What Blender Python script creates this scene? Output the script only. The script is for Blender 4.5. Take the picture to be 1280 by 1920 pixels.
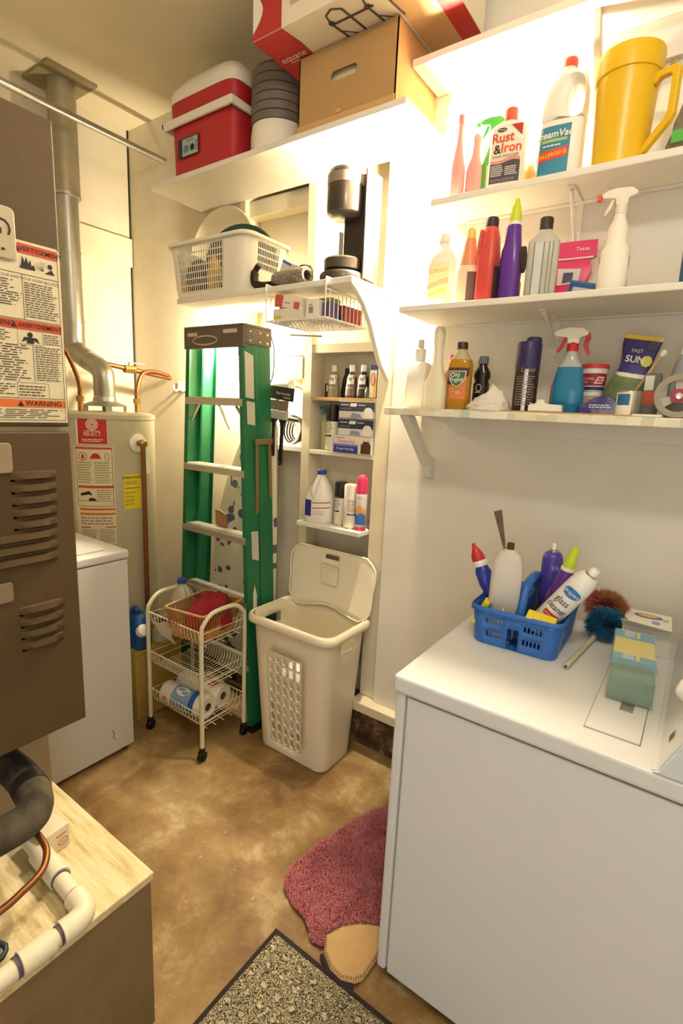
import bpy, bmesh, math, random
from mathutils import Vector, Matrix, Euler
for o in list(bpy.data.objects): bpy.data.objects.remove(o, do_unlink=True)
scene = bpy.context.scene
C = scene.collection
PI = math.pi
rnd = random.Random(7)

# ------------------------------------------------------------------ camera, world, light
cam_d = bpy.data.cameras.new('camera'); cam = bpy.data.objects.new('camera', cam_d); C.objects.link(cam)
cam_d.sensor_fit = 'VERTICAL'; cam_d.sensor_height = 36.0; cam_d.sensor_width = 24.0; cam_d.lens = 17.992
cam_d.clip_start = 0.02
_r = Vector((0.81273451, 0.58085312, 0.04552224)); _d = Vector((0.14875436, -0.13132539, -0.98011519)); _f = Vector((-0.56332474, 0.80334507, -0.19313711))
cam.matrix_world = Matrix(((_r.x, -_d.x, -_f.x, 0), (_r.y, -_d.y, -_f.y, 0), (_r.z, -_d.z, -_f.z, 1.55), (0, 0, 0, 1)))
scene.camera = cam

world = bpy.data.worlds.new('world'); scene.world = world; world.use_nodes = True
world.node_tree.nodes['Background'].inputs[0].default_value = (0.80, 0.90, 1.0, 1)
world.node_tree.nodes['Background'].inputs[1].default_value = 0.6
# daylight coming in through the open doorway behind and to the right of the camera
dl = bpy.data.lights.new('doorway_daylight', 'AREA'); dl.shape = 'RECTANGLE'; dl.size = 0.95; dl.size_y = 2.05
dl.energy = 13; dl.color = (0.92, 0.96, 1.0)
dlo = bpy.data.objects.new('doorway_daylight', dl); C.objects.link(dlo)
dlo.location = (0.35, -1.60, 1.05); dlo.rotation_euler = (PI/2, 0, 0)   # shines along +Y into the room
BULB = 2300.0
WARM = (1.0, 0.83, 0.58)
scene.view_settings.view_transform = 'Standard'; scene.view_settings.look = 'None'
scene.view_settings.gamma = 1.0; scene.view_settings.use_curve_mapping = False
scene.view_settings.exposure = 0.0

# ------------------------------------------------------------------ materials
def lin(h):
    h = h.lstrip('#'); out = []
    for i in (0, 2, 4):
        c = int(h[i:i+2], 16)/255; out.append(c/12.92 if c <= .04045 else ((c+.055)/1.055)**2.4)
    return (*out, 1)
_m = {}
def mat(col, rough=.5, metal=0., var=0., vs=6., bump=0., bs=80., trans=0., emit=0., col2=None, spec=.5, alpha=1., ior=1.45):
    """one procedural material; var mixes in col2 (or a darker tone) with a noise pattern"""
    k = (col, rough, metal, var, vs, bump, bs, trans, emit, col2, spec, alpha, ior)
    if k in _m: return _m[k]
    m = bpy.data.materials.new('m_' + col.strip('#')); m.use_nodes = True; _m[k] = m
    nt = m.node_tree; b = nt.nodes['Principled BSDF']; L = nt.links
    b.inputs['Base Color'].default_value = lin(col); b.inputs['Roughness'].default_value = rough
    b.inputs['Metallic'].default_value = metal; b.inputs['Specular IOR Level'].default_value = spec
    b.inputs['Transmission Weight'].default_value = trans; b.inputs['Alpha'].default_value = alpha; b.inputs['IOR'].default_value = ior
    if emit:
        b.inputs['Emission Color'].default_value = lin(col); b.inputs['Emission Strength'].default_value = emit
    tc = nt.nodes.new('ShaderNodeTexCoord')
    if var:
        n = nt.nodes.new('ShaderNodeTexNoise'); n.inputs['Scale'].default_value = vs; n.inputs['Detail'].default_value = 6; n.inputs['Roughness'].default_value = .6
        L.new(tc.outputs['Object'], n.inputs['Vector'])
        r = nt.nodes.new('ShaderNodeValToRGB'); r.color_ramp.elements[0].position = .42; r.color_ramp.elements[1].position = .62
        L.new(n.outputs['Fac'], r.inputs['Fac'])
        mx = nt.nodes.new('ShaderNodeMix'); mx.data_type = 'RGBA'
        a = lin(col); d = lin(col2) if col2 else tuple(c*.6 for c in a[:3]) + (1,)
        mx.inputs[6].default_value = a; mx.inputs[7].default_value = tuple(a[i]*(1-var)+d[i]*var for i in range(3)) + (1,)
        L.new(r.outputs['Color'], mx.inputs[0]); L.new(mx.outputs[2], b.inputs['Base Color'])
    if bump:
        n2 = nt.nodes.new('ShaderNodeTexNoise'); n2.inputs['Scale'].default_value = bs; n2.inputs['Detail'].default_value = 4
        L.new(tc.outputs['Object'], n2.inputs['Vector'])
        bp = nt.nodes.new('ShaderNodeBump'); bp.inputs['Strength'].default_value = bump; bp.inputs['Distance'].default_value = .01
        L.new(n2.outputs['Fac'], bp.inputs['Height']); L.new(bp.outputs['Normal'], b.inputs['Normal'])
    return m
def custom(name, fn, rough=.7):
    m = bpy.data.materials.new(name); m.use_nodes = True
    fn(m.node_tree, m.node_tree.nodes['Principled BSDF']); m.node_tree.nodes['Principled BSDF'].inputs['Roughness'].default_value = rough
    return m
def ramp(nt, stops, interp='LINEAR'):
    r = nt.nodes.new('ShaderNodeValToRGB'); r.color_ramp.interpolation = interp
    e = r.color_ramp.elements
    while len(e) < len(stops): e.new(.5)
    for i, (p, c) in enumerate(stops): e[i].position = p; e[i].color = lin(c) if isinstance(c, str) else (c, c, c, 1)
    return r
def noise(nt, scale, detail=6, rough=.6, vec=None, dist=0.):
    n = nt.nodes.new('ShaderNodeTexNoise'); n.inputs['Scale'].default_value = scale; n.inputs['Detail'].default_value = detail
    n.inputs['Roughness'].default_value = rough; n.inputs['Distortion'].default_value = dist
    if vec is None:
        tc = nt.nodes.new('ShaderNodeTexCoord'); vec = tc.outputs['Object']
    nt.links.new(vec, n.inputs['Vector']); return n
def mixc(nt, fac, a, b, mode='MIX'):
    mx = nt.nodes.new('ShaderNodeMix'); mx.data_type = 'RGBA'; mx.blend_type = mode
    for i, s in ((0, fac), (6, a), (7, b)):
        if hasattr(s, 'links'): nt.links.new(s, mx.inputs[i])
        elif isinstance(s, str): mx.inputs[i].default_value = lin(s)
        else: mx.inputs[i].default_value = s
    return mx.outputs[2]
def mathn(nt, op, a, b=None, c=None):
    m = nt.nodes.new('ShaderNodeMath'); m.operation = op
    for i, s in enumerate((a, b, c)):
        if s is None: continue
        if hasattr(s, 'links'): nt.links.new(s, m.inputs[i])
        else: m.inputs[i].default_value = s
    return m.outputs[0]

def _concrete(nt, b):
    big = noise(nt, 1.5, 8, .62, dist=.15); mid = noise(nt, 6, 8, .7, dist=.2); fine = noise(nt, 55, 4, .6)
    c = ramp(nt, [(.34, '#5d4323'), (.47, '#836439'), (.56, '#a1865a'), (.68, '#c4b084')]); nt.links.new(big.outputs['Fac'], c.inputs['Fac'])
    c2 = ramp(nt, [(.38, '#6b4f2a'), (.54, '#997c4c'), (.66, '#cfbf96')]); nt.links.new(mid.outputs['Fac'], c2.inputs['Fac'])
    col = mixc(nt, .48, c.outputs['Color'], c2.outputs['Color'])
    sp = ramp(nt, [(.66, 0.), (.74, .55)]); nt.links.new(fine.outputs['Fac'], sp.inputs['Fac'])
    col = mixc(nt, sp.outputs['Color'], col, '#d9cfae')
    nt.links.new(col, b.inputs['Base Color'])
    bp = nt.nodes.new('ShaderNodeBump'); bp.inputs['Strength'].default_value = .12; bp.inputs['Distance'].default_value = .01
    nt.links.new(mid.outputs['Fac'], bp.inputs['Height']); nt.links.new(bp.outputs['Normal'], b.inputs['Normal'])
M_floor = custom('m_concrete', _concrete, .55)
def _curb(nt, b):
    n = noise(nt, 14, 8, .7); c = ramp(nt, [(.35, '#2e2010'), (.52, '#5a4225'), (.64, '#8f7c58'), (.75, '#cbbd9c')]); nt.links.new(n.outputs['Fac'], c.inputs['Fac'])
    nt.links.new(c.outputs['Color'], b.inputs['Base Color'])
    bp = nt.nodes.new('ShaderNodeBump'); bp.inputs['Strength'].default_value = .6; bp.inputs['Distance'].default_value = .02
    nt.links.new(n.outputs['Fac'], bp.inputs['Height']); nt.links.new(bp.outputs['Normal'], b.inputs['Normal'])
M_curb = custom('m_curb', _curb, .9)
def _ply(nt, b):
    tc = nt.nodes.new('ShaderNodeTexCoord'); mp = nt.nodes.new('ShaderNodeMapping'); mp.inputs['Scale'].default_value = (1.2, 14, 14)
    nt.links.new(tc.outputs['Object'], mp.inputs['Vector'])
    n = noise(nt, 4, 8, .7, mp.outputs[0]); c = ramp(nt, [(.30, '#a08a58'), (.45, '#cdbb8b'), (.6, '#ded0a8'), (.72, '#e9dfc0')]); nt.links.new(n.outputs['Fac'], c.inputs['Fac'])
    st = noise(nt, 9, 5, .6); s = ramp(nt, [(.60, 0.), (.72, .75)]); nt.links.new(st.outputs['Fac'], s.inputs['Fac'])
    nt.links.new(mixc(nt, s.outputs['Color'], c.outputs['Color'], '#8a7040'), b.inputs['Base Color'])
M_ply = custom('m_plywood', _ply, .7)
def _mat(nt, b):
    tc = nt.nodes.new('ShaderNodeTexCoord'); sep = nt.nodes.new('ShaderNodeSeparateXYZ')
    nz = noise(nt, 95, 3, .55, tc.outputs['Object'])
    nt.links.new(tc.outputs['Object'], sep.inputs[0])
    cell = .050
    row = mathn(nt, 'DIVIDE', sep.outputs[1], cell*.87)
    odd = mathn(nt, 'MULTIPLY', mathn(nt, 'FLOORED_MODULO', mathn(nt, 'FLOOR', row), 2.), .5)
    u = mathn(nt, 'SUBTRACT', mathn(nt, 'FRACT', mathn(nt, 'ADD', mathn(nt, 'DIVIDE', sep.outputs[0], cell), odd)), .5)
    v = mathn(nt, 'SUBTRACT', mathn(nt, 'FRACT', row), .5)
    d = mathn(nt, 'SQRT', mathn(nt, 'ADD', mathn(nt, 'MULTIPLY', u, u), mathn(nt, 'MULTIPLY', v, v)))
    d = mathn(nt, 'ADD', d, mathn(nt, 'MULTIPLY', mathn(nt, 'SUBTRACT', nz.outputs['Fac'], .5), .85))
    c = ramp(nt, [(0., '#d8cfa8'), (.17, '#2a231b'), (.27, '#cfc6a2'), (.35, '#2a231b'), (.43, '#d3caa6'), (.52, '#2a231b'), (.60, '#b9ae86')], 'CONSTANT')
    nt.links.new(d, c.inputs['Fac'])
    fine = noise(nt, 420, 2, .5, tc.outputs['Object']); f = ramp(nt, [(.40, 0.), (.62, .8)]); nt.links.new(fine.outputs['Fac'], f.inputs['Fac'])
    nt.links.new(mixc(nt, f.outputs['Color'], c.outputs['Color'], '#4d4433'), b.inputs['Base Color'])
    bp = nt.nodes.new('ShaderNodeBump'); bp.inputs['Strength'].default_value = .5; bp.inputs['Distance'].default_value = .004
    nt.links.new(fine.outputs['Fac'], bp.inputs['Height']); nt.links.new(bp.outputs['Normal'], b.inputs['Normal'])
M_doormat = custom('m_doormat', _mat, .95)
def _flower(nt, b):
    tc = nt.nodes.new('ShaderNodeTexCoord'); mp = nt.nodes.new('ShaderNodeMapping'); mp.inputs['Scale'].default_value = (1, .01, 1)
    nt.links.new(tc.outputs['Object'], mp.inputs['Vector'])
    va = nt.nodes.new('ShaderNodeTexVoronoi'); va.inputs['Scale'].default_value = 7.5; nt.links.new(mp.outputs[0], va.inputs['Vector'])
    vb = nt.nodes.new('ShaderNodeTexVoronoi'); vb.inputs['Scale'].default_value = 19; nt.links.new(mp.outputs[0], vb.inputs['Vector'])
    near = mathn(nt, 'LESS_THAN', va.outputs['Distance'], .56); pet = mathn(nt, 'LESS_THAN', vb.outputs['Distance'], .44)
    k = mathn(nt, 'MULTIPLY', near, pet)
    hue = noise(nt, 7, 1, .5, tc.outputs['Object']); c = ramp(nt, [(.45, '#5d5a86'), (.55, '#5f6a60')]); nt.links.new(hue.outputs['Fac'], c.inputs['Fac'])
    nt.links.new(mixc(nt, k, '#e6dcc4', c.outputs['Color']), b.inputs['Base Color'])
M_flower = custom('m_flower_cover', _flower, .9)
def _contact(nt, b):
    tc = nt.nodes.new('ShaderNodeTexCoord'); v = nt.nodes.new('ShaderNodeTexVoronoi'); v.distance = 'CHEBYCHEV'; v.inputs['Scale'].default_value = 34; v.inputs['Randomness'].default_value = .35
    nt.links.new(tc.outputs['Object'], v.inputs['Vector'])
    sp = nt.nodes.new('ShaderNodeSeparateColor'); nt.links.new(v.outputs['Color'], sp.inputs[0])
    c = ramp(nt, [(0., '#e4dcc2'), (.3, '#cfd3bb'), (.45, '#e8e2cf'), (.62, '#dcc9a6'), (.75, '#bfcdbd'), (.88, '#ece6d6')], 'CONSTANT'); nt.links.new(sp.outputs[0], c.inputs['Fac'])
    nt.links.new(c.outputs['Color'], b.inputs['Base Color'])
M_contact = custom('m_contact_paper', _contact, .5)

M_wall = mat('#e8e3d6', .75, var=.16, vs=2.2, bump=.05, bs=30)
M_wallL = mat('#d9d0b8', .75, var=.25, vs=2.6, bump=.06, bs=30, col2='#b5a57e')
M_ceil = mat('#e0d6bb', .9, var=.25, vs=1.6, col2='#c0b188', bump=.04, bs=50)
M_trim = mat('#ddd3b6', .6, var=.15, vs=5)
M_shelf = mat('#e9e4d8', .5, var=.10, vs=9)
M_wood = mat('#c8a468', .7, var=.4, vs=18)
M_white = mat('#eeeae2', .35)
M_appl = mat('#d6d8d8', .28, bump=.015, bs=260)
M_wplast = mat('#ece6d8', .38)
M_black = mat('#15120f', .45); M_dark = mat('#2b2520', .5)
M_grey = mat('#8d8a84', .5); M_chrome = mat('#c9c6c0', .25, 1.); M_galv = mat('#b4b1a6', .38, .85, var=.3, vs=9, bump=.03)
M_copper = mat('#94603a', .45, .85, var=.25, vs=12); M_brass = mat('#b08d4c', .35, .9)
M_card = mat('#b3905f', .85, var=.12, vs=4); M_cardL = mat('#c79f69', .85)
M_red = mat('#c02a2e', .4); M_ink = mat('#1b1716', .6); M_paper = mat('#efe9db', .7); M_inkred = mat('#b52a22', .6)
M_blue = mat('#2f62b4', .35); M_navy = mat('#262a6e', .45); M_lime = mat('#c2d62f', .4); M_yel = mat('#e8c52c', .38)
M_pink = mat('#e3577c', .5)

# ------------------------------------------------------------------ mesh helpers
class MB:
    def __init__(s): s.v = []; s.f = []
    def add(s, vs, fs):
        k = len(s.v); s.v += [tuple(p) for p in vs]; s.f += [tuple(i+k for i in f) for f in fs]; return s
    def box(s, x0, x1, y0, y1, z0, z1):
        return s.add([(x0,y0,z0),(x1,y0,z0),(x1,y1,z0),(x0,y1,z0),(x0,y0,z1),(x1,y0,z1),(x1,y1,z1),(x0,y1,z1)],
                     [(0,3,2,1),(4,5,6,7),(0,1,5,4),(1,2,6,5),(2,3,7,6),(3,0,4,7)])
    def prism(s, pts, a, b, axis='y'):
        """extrude a 2-D outline from a to b along axis; the outline is (x,z) for y, (y,z) for x, (x,y) for z"""
        g = {'y': lambda p, t: (p[0], t, p[1]), 'x': lambda p, t: (t, p[0], p[1]), 'z': lambda p, t: (p[0], p[1], t)}[axis]
        n = len(pts)
        return s.add([g(p, a) for p in pts] + [g(p, b) for p in pts],
                     [tuple(range(n))[::-1], tuple(range(n, 2*n))] + [(i, (i+1) % n, n+(i+1) % n, n+i) for i in range(n)])
    def rings(s, R, cap0=True, cap1=True, closed=True):
        n = len(R[0]); vs = [p for r in R for p in r]; fs = []
        for i in range(len(R)-1):
            for j in range(n if closed else n-1):
                k = (j+1) % n; fs.append((i*n+j, i*n+k, (i+1)*n+k, (i+1)*n+j))
        if cap0: fs.append(tuple(range(n))[::-1])
        if cap1: fs.append(tuple(range((len(R)-1)*n, len(R)*n)))
        return s.add(vs, fs)
    def lathe(s, prof, n=28, cx=0, cy=0, cap0=True, cap1=True):
        return s.rings([[(cx+r*math.cos(2*PI*j/n), cy+r*math.sin(2*PI*j/n), z) for j in range(n)] for r, z in prof], cap0, cap1)
    def tube(s, path, r, n=8, closed=False, cap=True):
        P = [Vector(p) for p in path]; R = []; up = None; m = len(P)
        rr = r if isinstance(r, (list, tuple)) else [r]*m
        for i, p in enumerate(P):
            a = P[i-1] if (i or closed) else p; b = P[(i+1) % m] if (i < m-1 or closed) else p
            t = (b-a).normalized()
            if up is None: up = Vector((0, 0, 1)) if abs(t.z) < .9 else Vector((1, 0, 0))
            x = t.cross(up).normalized(); y = x.cross(t).normalized(); up = y
            R.append([p + (x*math.cos(2*PI*k/n) + y*math.sin(2*PI*k/n))*rr[i] for k in range(n)])
        if closed: R.append(R[0])
        return s.rings(R, cap and not closed, cap and not closed)
    def cyl(s, p0, p1, r, n=16): return s.tube([p0, p1], r, n)
    def tf(s, M, start=0):
        s.v[start:] = [tuple(M @ Vector(p)) for p in s.v[start:]]; return s
def link(o, parent=None):
    C.objects.link(o)
    if parent is not None: o.parent = parent
    return o
def P(name, mb, m, parent=None, smooth=0, bevel=0, seg=2, solid=0, sub=0, label=None, off=None):
    if off is not None: mb.tf(Matrix.Translation(off))
    me = bpy.data.meshes.new(name); me.from_pydata(mb.v, [], mb.f); me.validate(); 
    bm = bmesh.new(); bm.from_mesh(me); bmesh.ops.recalc_face_normals(bm, faces=bm.faces); bm.to_mesh(me); bm.free()
    me.materials.append(m)
    if smooth:
        for p in me.polygons: p.use_smooth = True
        me.set_sharp_from_angle(angle=math.radians(smooth))
    o = link(bpy.data.objects.new(name, me), parent)
    if solid:
        md = o.modifiers.new('solid', 'SOLIDIFY'); md.thickness = solid; md.offset = 0
    if bevel:
        md = o.modifiers.new('bevel', 'BEVEL'); md.width = bevel; md.segments = seg; md.limit_method = 'ANGLE'; md.angle_limit = math.radians(40)
    if sub:
        md = o.modifiers.new('sub', 'SUBSURF'); md.levels = md.render_levels = sub
    if label: o['label'] = label
    return o
def thing(name, label, cat, loc=(0, 0, 0), rz=0, group=None, rot=None):
    o = bpy.data.objects.new(name, None); o.empty_display_size = .05; C.objects.link(o)
    o.location = loc; o.rotation_euler = rot if rot else (0, 0, rz)
    o['label'] = label; o['category'] = cat
    if group: o['group'] = group
    return o
def tag(o, label, cat, group=None):
    o['label'] = label; o['category'] = cat
    if group: o['group'] = group
    return o
def struct(name, mb, m, bevel=0, smooth=0):
    o = P(name, mb, m, None, smooth, bevel); o['kind'] = 'structure'; return o
def B(*a): return MB().box(*a)
def arc(cx, cy, r, a0, a1, n=8): return [(cx+r*math.cos(math.radians(a0+(a1-a0)*i/n)), cy+r*math.sin(math.radians(a0+(a1-a0)*i/n))) for i in range(n+1)]
def rr2(w, h, r, n=4, cx=0, cy=0):
    return arc(cx+w/2-r, cy+h/2-r, r, 0, 90, n)+arc(cx-w/2+r, cy+h/2-r, r, 90, 180, n)+arc(cx-w/2+r, cy-h/2+r, r, 180, 270, n)+arc(cx+w/2-r, cy-h/2+r, r, 270, 360, n)
def smoothpath(pts, k=6):
    """Catmull-Rom through the points"""
    P_ = [Vector(p) for p in pts]; out = []
    for i in range(len(P_)-1):
        a = P_[max(i-1, 0)]; b = P_[i]; c = P_[i+1]; d = P_[min(i+2, len(P_)-1)]
        for j in range(k):
            t = j/k; out.append(.5*((2*b)+(c-a)*t+(2*a-5*b+4*c-d)*t*t+(3*b-a-3*c+d)*t**3))
    return out+[P_[-1]]

# ------------------------------------------------------------------ printed surfaces: fr(u, v, e) -> point on a face, e above it
def flat(o, U, V):
    o = Vector(o); U = Vector(U).normalized(); V = Vector(V).normalized(); N = U.cross(V)
    return lambda u, v, e=0: o + U*u + V*v + N*e
def cylf(r, ang=-90, cx=0, cy=0):
    rf = r if callable(r) else (lambda z: r)
    def f(u, v, e=0):
        R = rf(v); a = math.radians(ang)+u/R; return Vector((cx+(R+e)*math.cos(a), cy+(R+e)*math.sin(a), v))
    return f
def lookup(prof, z):
    """prof: rows sorted by z in row[0]; linear interpolation of the rest"""
    if z <= prof[0][0]: return prof[0][1:]
    for p, q in zip(prof, prof[1:]):
        if z <= q[0]:
            t = (z-p[0])/max(q[0]-p[0], 1e-9); return tuple(a+(b-a)*t for a, b in zip(p[1:], q[1:]))
    return prof[-1][1:]
def sup(a, b, n, t):
    c, s = math.cos(t), math.sin(t)
    return (a*math.copysign(abs(c)**(2/n), c), b*math.copysign(abs(s)**(2/n), s))
def front(R):
    """front (-y) face of a loft R of rows (z, a, b, n, dx, dy)"""
    def f(u, v, e=0):
        a, b, n, dx, dy = lookup(R, v); k = min(abs(u)/a, .999)
        y = -b*(1-k**n)**(1/n); nx = math.copysign(k**(n-1)/a, u); ny = (abs(y)/b)**(n-1)/b; l = math.hypot(nx, ny) or 1
        return Vector((u+dx+e*nx/l, y+dy-e*ny/l, v))
    return f
def loft(R, n=28, cap1=True):
    m = MB(); rows = []
    for z, a, b, ex, dx, dy in R:
        rows.append([(sup(a, b, ex, 2*PI*j/n)[0]+dx, sup(a, b, ex, 2*PI*j/n)[1]+dy, z) for j in range(n)])
    return m.rings(rows, True, cap1)
def row(z, a, b=None, n=2., dx=0., dy=0.): return (z, a, b if b else a, n, dx, dy)
def patch(parent, name, fr, u0, u1, v0, v1, m, nu=10, nv=1, e=.0006):
    g0 = v0 if callable(v0) else (lambda u: v0); g1 = v1 if callable(v1) else (lambda u: v1)
    vs = []; fs = []
    for i in range(nu+1):
        u = u0+(u1-u0)*i/nu
        for j in range(nv+1): vs.append(fr(u, g0(u)+(g1(u)-g0(u))*j/nv, e))
    for i in range(nu):
        for j in range(nv): k = i*(nv+1)+j; fs.append((k, k+nv+1, k+nv+2, k+1))
    return P(name, MB().add(vs, fs), m, parent, smooth=60)
def bends(fr, us, vs):
    a, b = fr(min(us), min(vs)), fr(max(us), min(vs)); return (fr((min(us)+max(us))/2, min(vs))-(a+b)/2).length > 2e-5
def dense(uv, fs, fr, e, step=.004):
    """map a flat outline onto a curved face, splitting long edges so that it follows the curve"""
    if not uv: return MB()
    if not bends(fr, [p[0] for p in uv], [p[1] for p in uv]): return MB().add([fr(u, v, e) for u, v in uv], fs)
    bm = bmesh.new(); vv = [bm.verts.new((u, v, 0)) for u, v in uv]
    for f in fs:
        try: bm.faces.new([vv[i] for i in f])
        except ValueError: pass
    for _ in range(5):
        bmesh.ops.triangulate(bm, faces=bm.faces[:])
        lg = [d for d in bm.edges if abs(d.verts[0].co.x-d.verts[1].co.x) > step]
        if not lg: break
        bmesh.ops.subdivide_edges(bm, edges=lg, cuts=1)
    bm.verts.index_update(); mb = MB().add([fr(p.co.x, p.co.y, e) for p in bm.verts], [tuple(p.index for p in f.verts) for f in bm.faces]); bm.free(); return mb
def poly(parent, name, fr, pts, m, e=.0008):
    return P(name, dense(pts, [tuple(range(len(pts)))], fr, e), m, parent)
def ell(cx, cy, a, b, n=20): return [(cx+a*math.cos(2*PI*i/n), cy+b*math.sin(2*PI*i/n)) for i in range(n)]
def ringpoly(parent, name, fr, cx, cy, a, b, w, m, e=.001, n=24):
    o = ell(cx, cy, a, b, n); i_ = ell(cx, cy, a-w, b-w, n)
    return P(name, MB().add([fr(u, v, e) for u, v in o+i_], [(k, (k+1) % n, n+(k+1) % n, n+k) for k in range(n)]), m, parent)
def bars(parent, fr, u0, u1, v0, v1, n, m, e=.0009, th=.45, fill=.8, name='fine_print'):
    mb = MB(); h = (v1-v0)/n
    for i in range(n):
        v = v1-(i+.5)*h; u = u0; end = u0+(u1-u0)*rnd.uniform(fill, 1.)
        while u < end:
            w = min(rnd.uniform(.06, .2)*(u1-u0), end-u)
            mb.add([fr(u, v-h*th/2, e), fr(u+w, v-h*th/2, e), fr(u+w, v+h*th/2, e), fr(u, v+h*th/2, e)], [(0, 1, 2, 3)]); u += w+.03*(u1-u0)
    return P(name, mb, m, parent)
_tc = {}
def txt(parent, s, fr, u, v, size, m, e=.0011, align='CENTER', sx=1., shear=0., bold=0., rot=0., cuts=0):
    k = (s, align, shear, bold)
    if k not in _tc:
        cu = bpy.data.curves.new('t', 'FONT'); cu.body = s; cu.align_x = align; cu.align_y = 'CENTER'; cu.shear = shear; cu.offset = bold; cu.resolution_u = 3
        o = bpy.data.objects.new('t', cu); C.objects.link(o); bpy.context.view_layer.update()
        me = o.to_mesh(); vs = [tuple(p.co) for p in me.vertices]; fs = [tuple(p.vertices) for p in me.polygons]; o.to_mesh_clear()
        bpy.data.objects.remove(o); bpy.data.curves.remove(cu); _tc[k] = (vs, fs)
    vs, fs = _tc[k]; cr, sr = math.cos(math.radians(rot)), math.sin(math.radians(rot))
    out = []
    for x, y, _ in vs:
        x *= size*sx; y *= size; out.append((u+x*cr-y*sr, v+x*sr+y*cr))
    return P('lettering', dense(out, fs, fr, e), m, parent)

def rrect(w, d, r, nf, ns, nc=3):
    """rounded rectangle outline, starting at the left end of the front (-y) side, counter-clockwise"""
    pts = []; x, y = w/2, d/2
    def seg(p, q, n):
        for i in range(n): pts.append((p[0]+(q[0]-p[0])*i/n, p[1]+(q[1]-p[1])*i/n))
    seg((-x+r, -y), (x-r, -y), nf); pts.extend(arc(x-r, -y+r, r, -90, 0, nc)[:-1])
    seg((x, -y+r), (x, y-r), ns); pts.extend(arc(x-r, y-r, r, 0, 90, nc)[:-1])
    seg((x-r, y), (-x+r, y), nf); pts.extend(arc(-x+r, y-r, r, 90, 180, nc)[:-1])
    seg((-x, y-r), (-x, -y+r), ns); pts.extend(arc(-x+r, -y+r, r, 180, 270, nc)[:-1])
    return pts
def shell(levels, nf, ns, nc, hole=None, fx=.6, fz=.7, bottom=True):
    """levels: (z, w, d, r); hole(i, j) -> None, 'hole' (rounded opening) or 'skip' for cell j of band i"""
    m = MB(); rows = [[(x, y, z) for x, y in rrect(w, d, r, nf, ns, nc)] for z, w, d, r in levels]
    n = len(rows[0]); m.add([p for r_ in rows for p in r_], [])
    for i in range(len(rows)-1):
        for j in range(n):
            k = (j+1) % n; q = (i*n+j, i*n+k, (i+1)*n+k, (i+1)*n+j); h = hole(i, j) if hole else None
            if h == 'skip': continue
            if h != 'hole': m.f.append(q); continue
            a, b, c, d = (Vector(m.v[t]) for t in q)
            S = lambda s, t: (a*(1-s)+b*s)*(1-t)+(d*(1-s)+c*s)*t
            outer = [S(0,0), S(.5,0), S(1,0), S(1,.5), S(1,1), S(.5,1), S(0,1), S(0,.5)]
            inner = []
            for ang in range(8):
                th = math.radians(225+45*ang); cx, cz = math.cos(th), math.sin(th); g = .92 if ang % 2 == 0 else 1.
                s_ = max(-1, min(1, cx*1.414*g)) if ang % 2 == 0 else cx
                t_ = max(-1, min(1, cz*1.414*g)) if ang % 2 == 0 else cz
                inner.append(S(.5+s_*fx/2, .5+t_*fz/2))
            m.add(outer+inner, [(t, (t+1) % 8, 8+(t+1) % 8, 8+t) for t in range(8)])
    if bottom: m.f.append(tuple(range(n))[::-1])
    return m
# ------------------------------------------------------------------ the room
CEIL = 3.02; XL = -2.88; XR = .95; YF = -1.55; YW = 1.85
struct('floor', B(XL-.1, XR+.1, YF-1.2, 2.1, -.1, 0), M_floor)
struct('ceiling', B(XL-.1, XR+.1, YF-.1, 2.1, CEIL, CEIL+.1), M_ceil)
struct('wall_left', B(XL-.1, XL, YF-.1, 2.1, 0, CEIL), M_wallL)
struct('wall_right', B(XR, XR+.1, YF-.1, 2.1, 0, CEIL), M_wall)
struct('wall_back_sheathing', B(XL, XR, 1.965, 2.1, 0, CEIL), M_wallL)
struct('wall_back', B(-1.072, XR, YW, 1.96, .255, CEIL), M_wall)
struct('wall_back_panel', B(XL, -1.985, 1.872, 1.96, .21, CEIL), M_wallL)
struct('wall_back_curb', B(XL, XR, 1.868, 1.962, 0, .208), M_curb)
# doorway behind the camera
struct('wall_front', MB().box(XL, -.15, YF-.1, YF, 0, CEIL).box(.85, XR, YF-.1, YF, 0, CEIL).box(-.15, .85, YF-.1, YF, 2.1, CEIL), M_wall)
struct('trim_1', B(-1.165, XR, 1.80, 1.962, .209, .254), M_trim, bevel=.004)
for i, (a, b, z0, z1) in enumerate(((-1.56, -1.512, .21, CEIL), (-1.158, -1.074, .256, CEIL), (-1.983, -1.945, .21, CEIL))):
    o = struct('wall_stud', B(a, b, 1.868, 1.964, z0, z1), M_trim, bevel=.002)
for i, (x0, x1, y0, z0, z1) in enumerate(((-1.944, -1.561, 1.895, 2.435, 2.505), (-1.706, -1.562, 1.866, 1.69, 1.788), (-1.66, -1.562, 1.872, 1.792, 1.885), (-1.511, -1.159, 1.872, 1.80, 1.838))):
    struct('wall_blocking', B(x0, x1, y0, 1.9645, z0, z1), M_trim, bevel=.002)
# trim board on the left wall, dark gap at the corner
struct('trim_2', B(XL, XL+.02, .9, 1.865, 2.31, 2.46), M_trim, bevel=.003)
struct('trim_3', B(XL, XL+.004, 1.862, 1.8715, 1.1, CEIL), M_dark)

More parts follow.
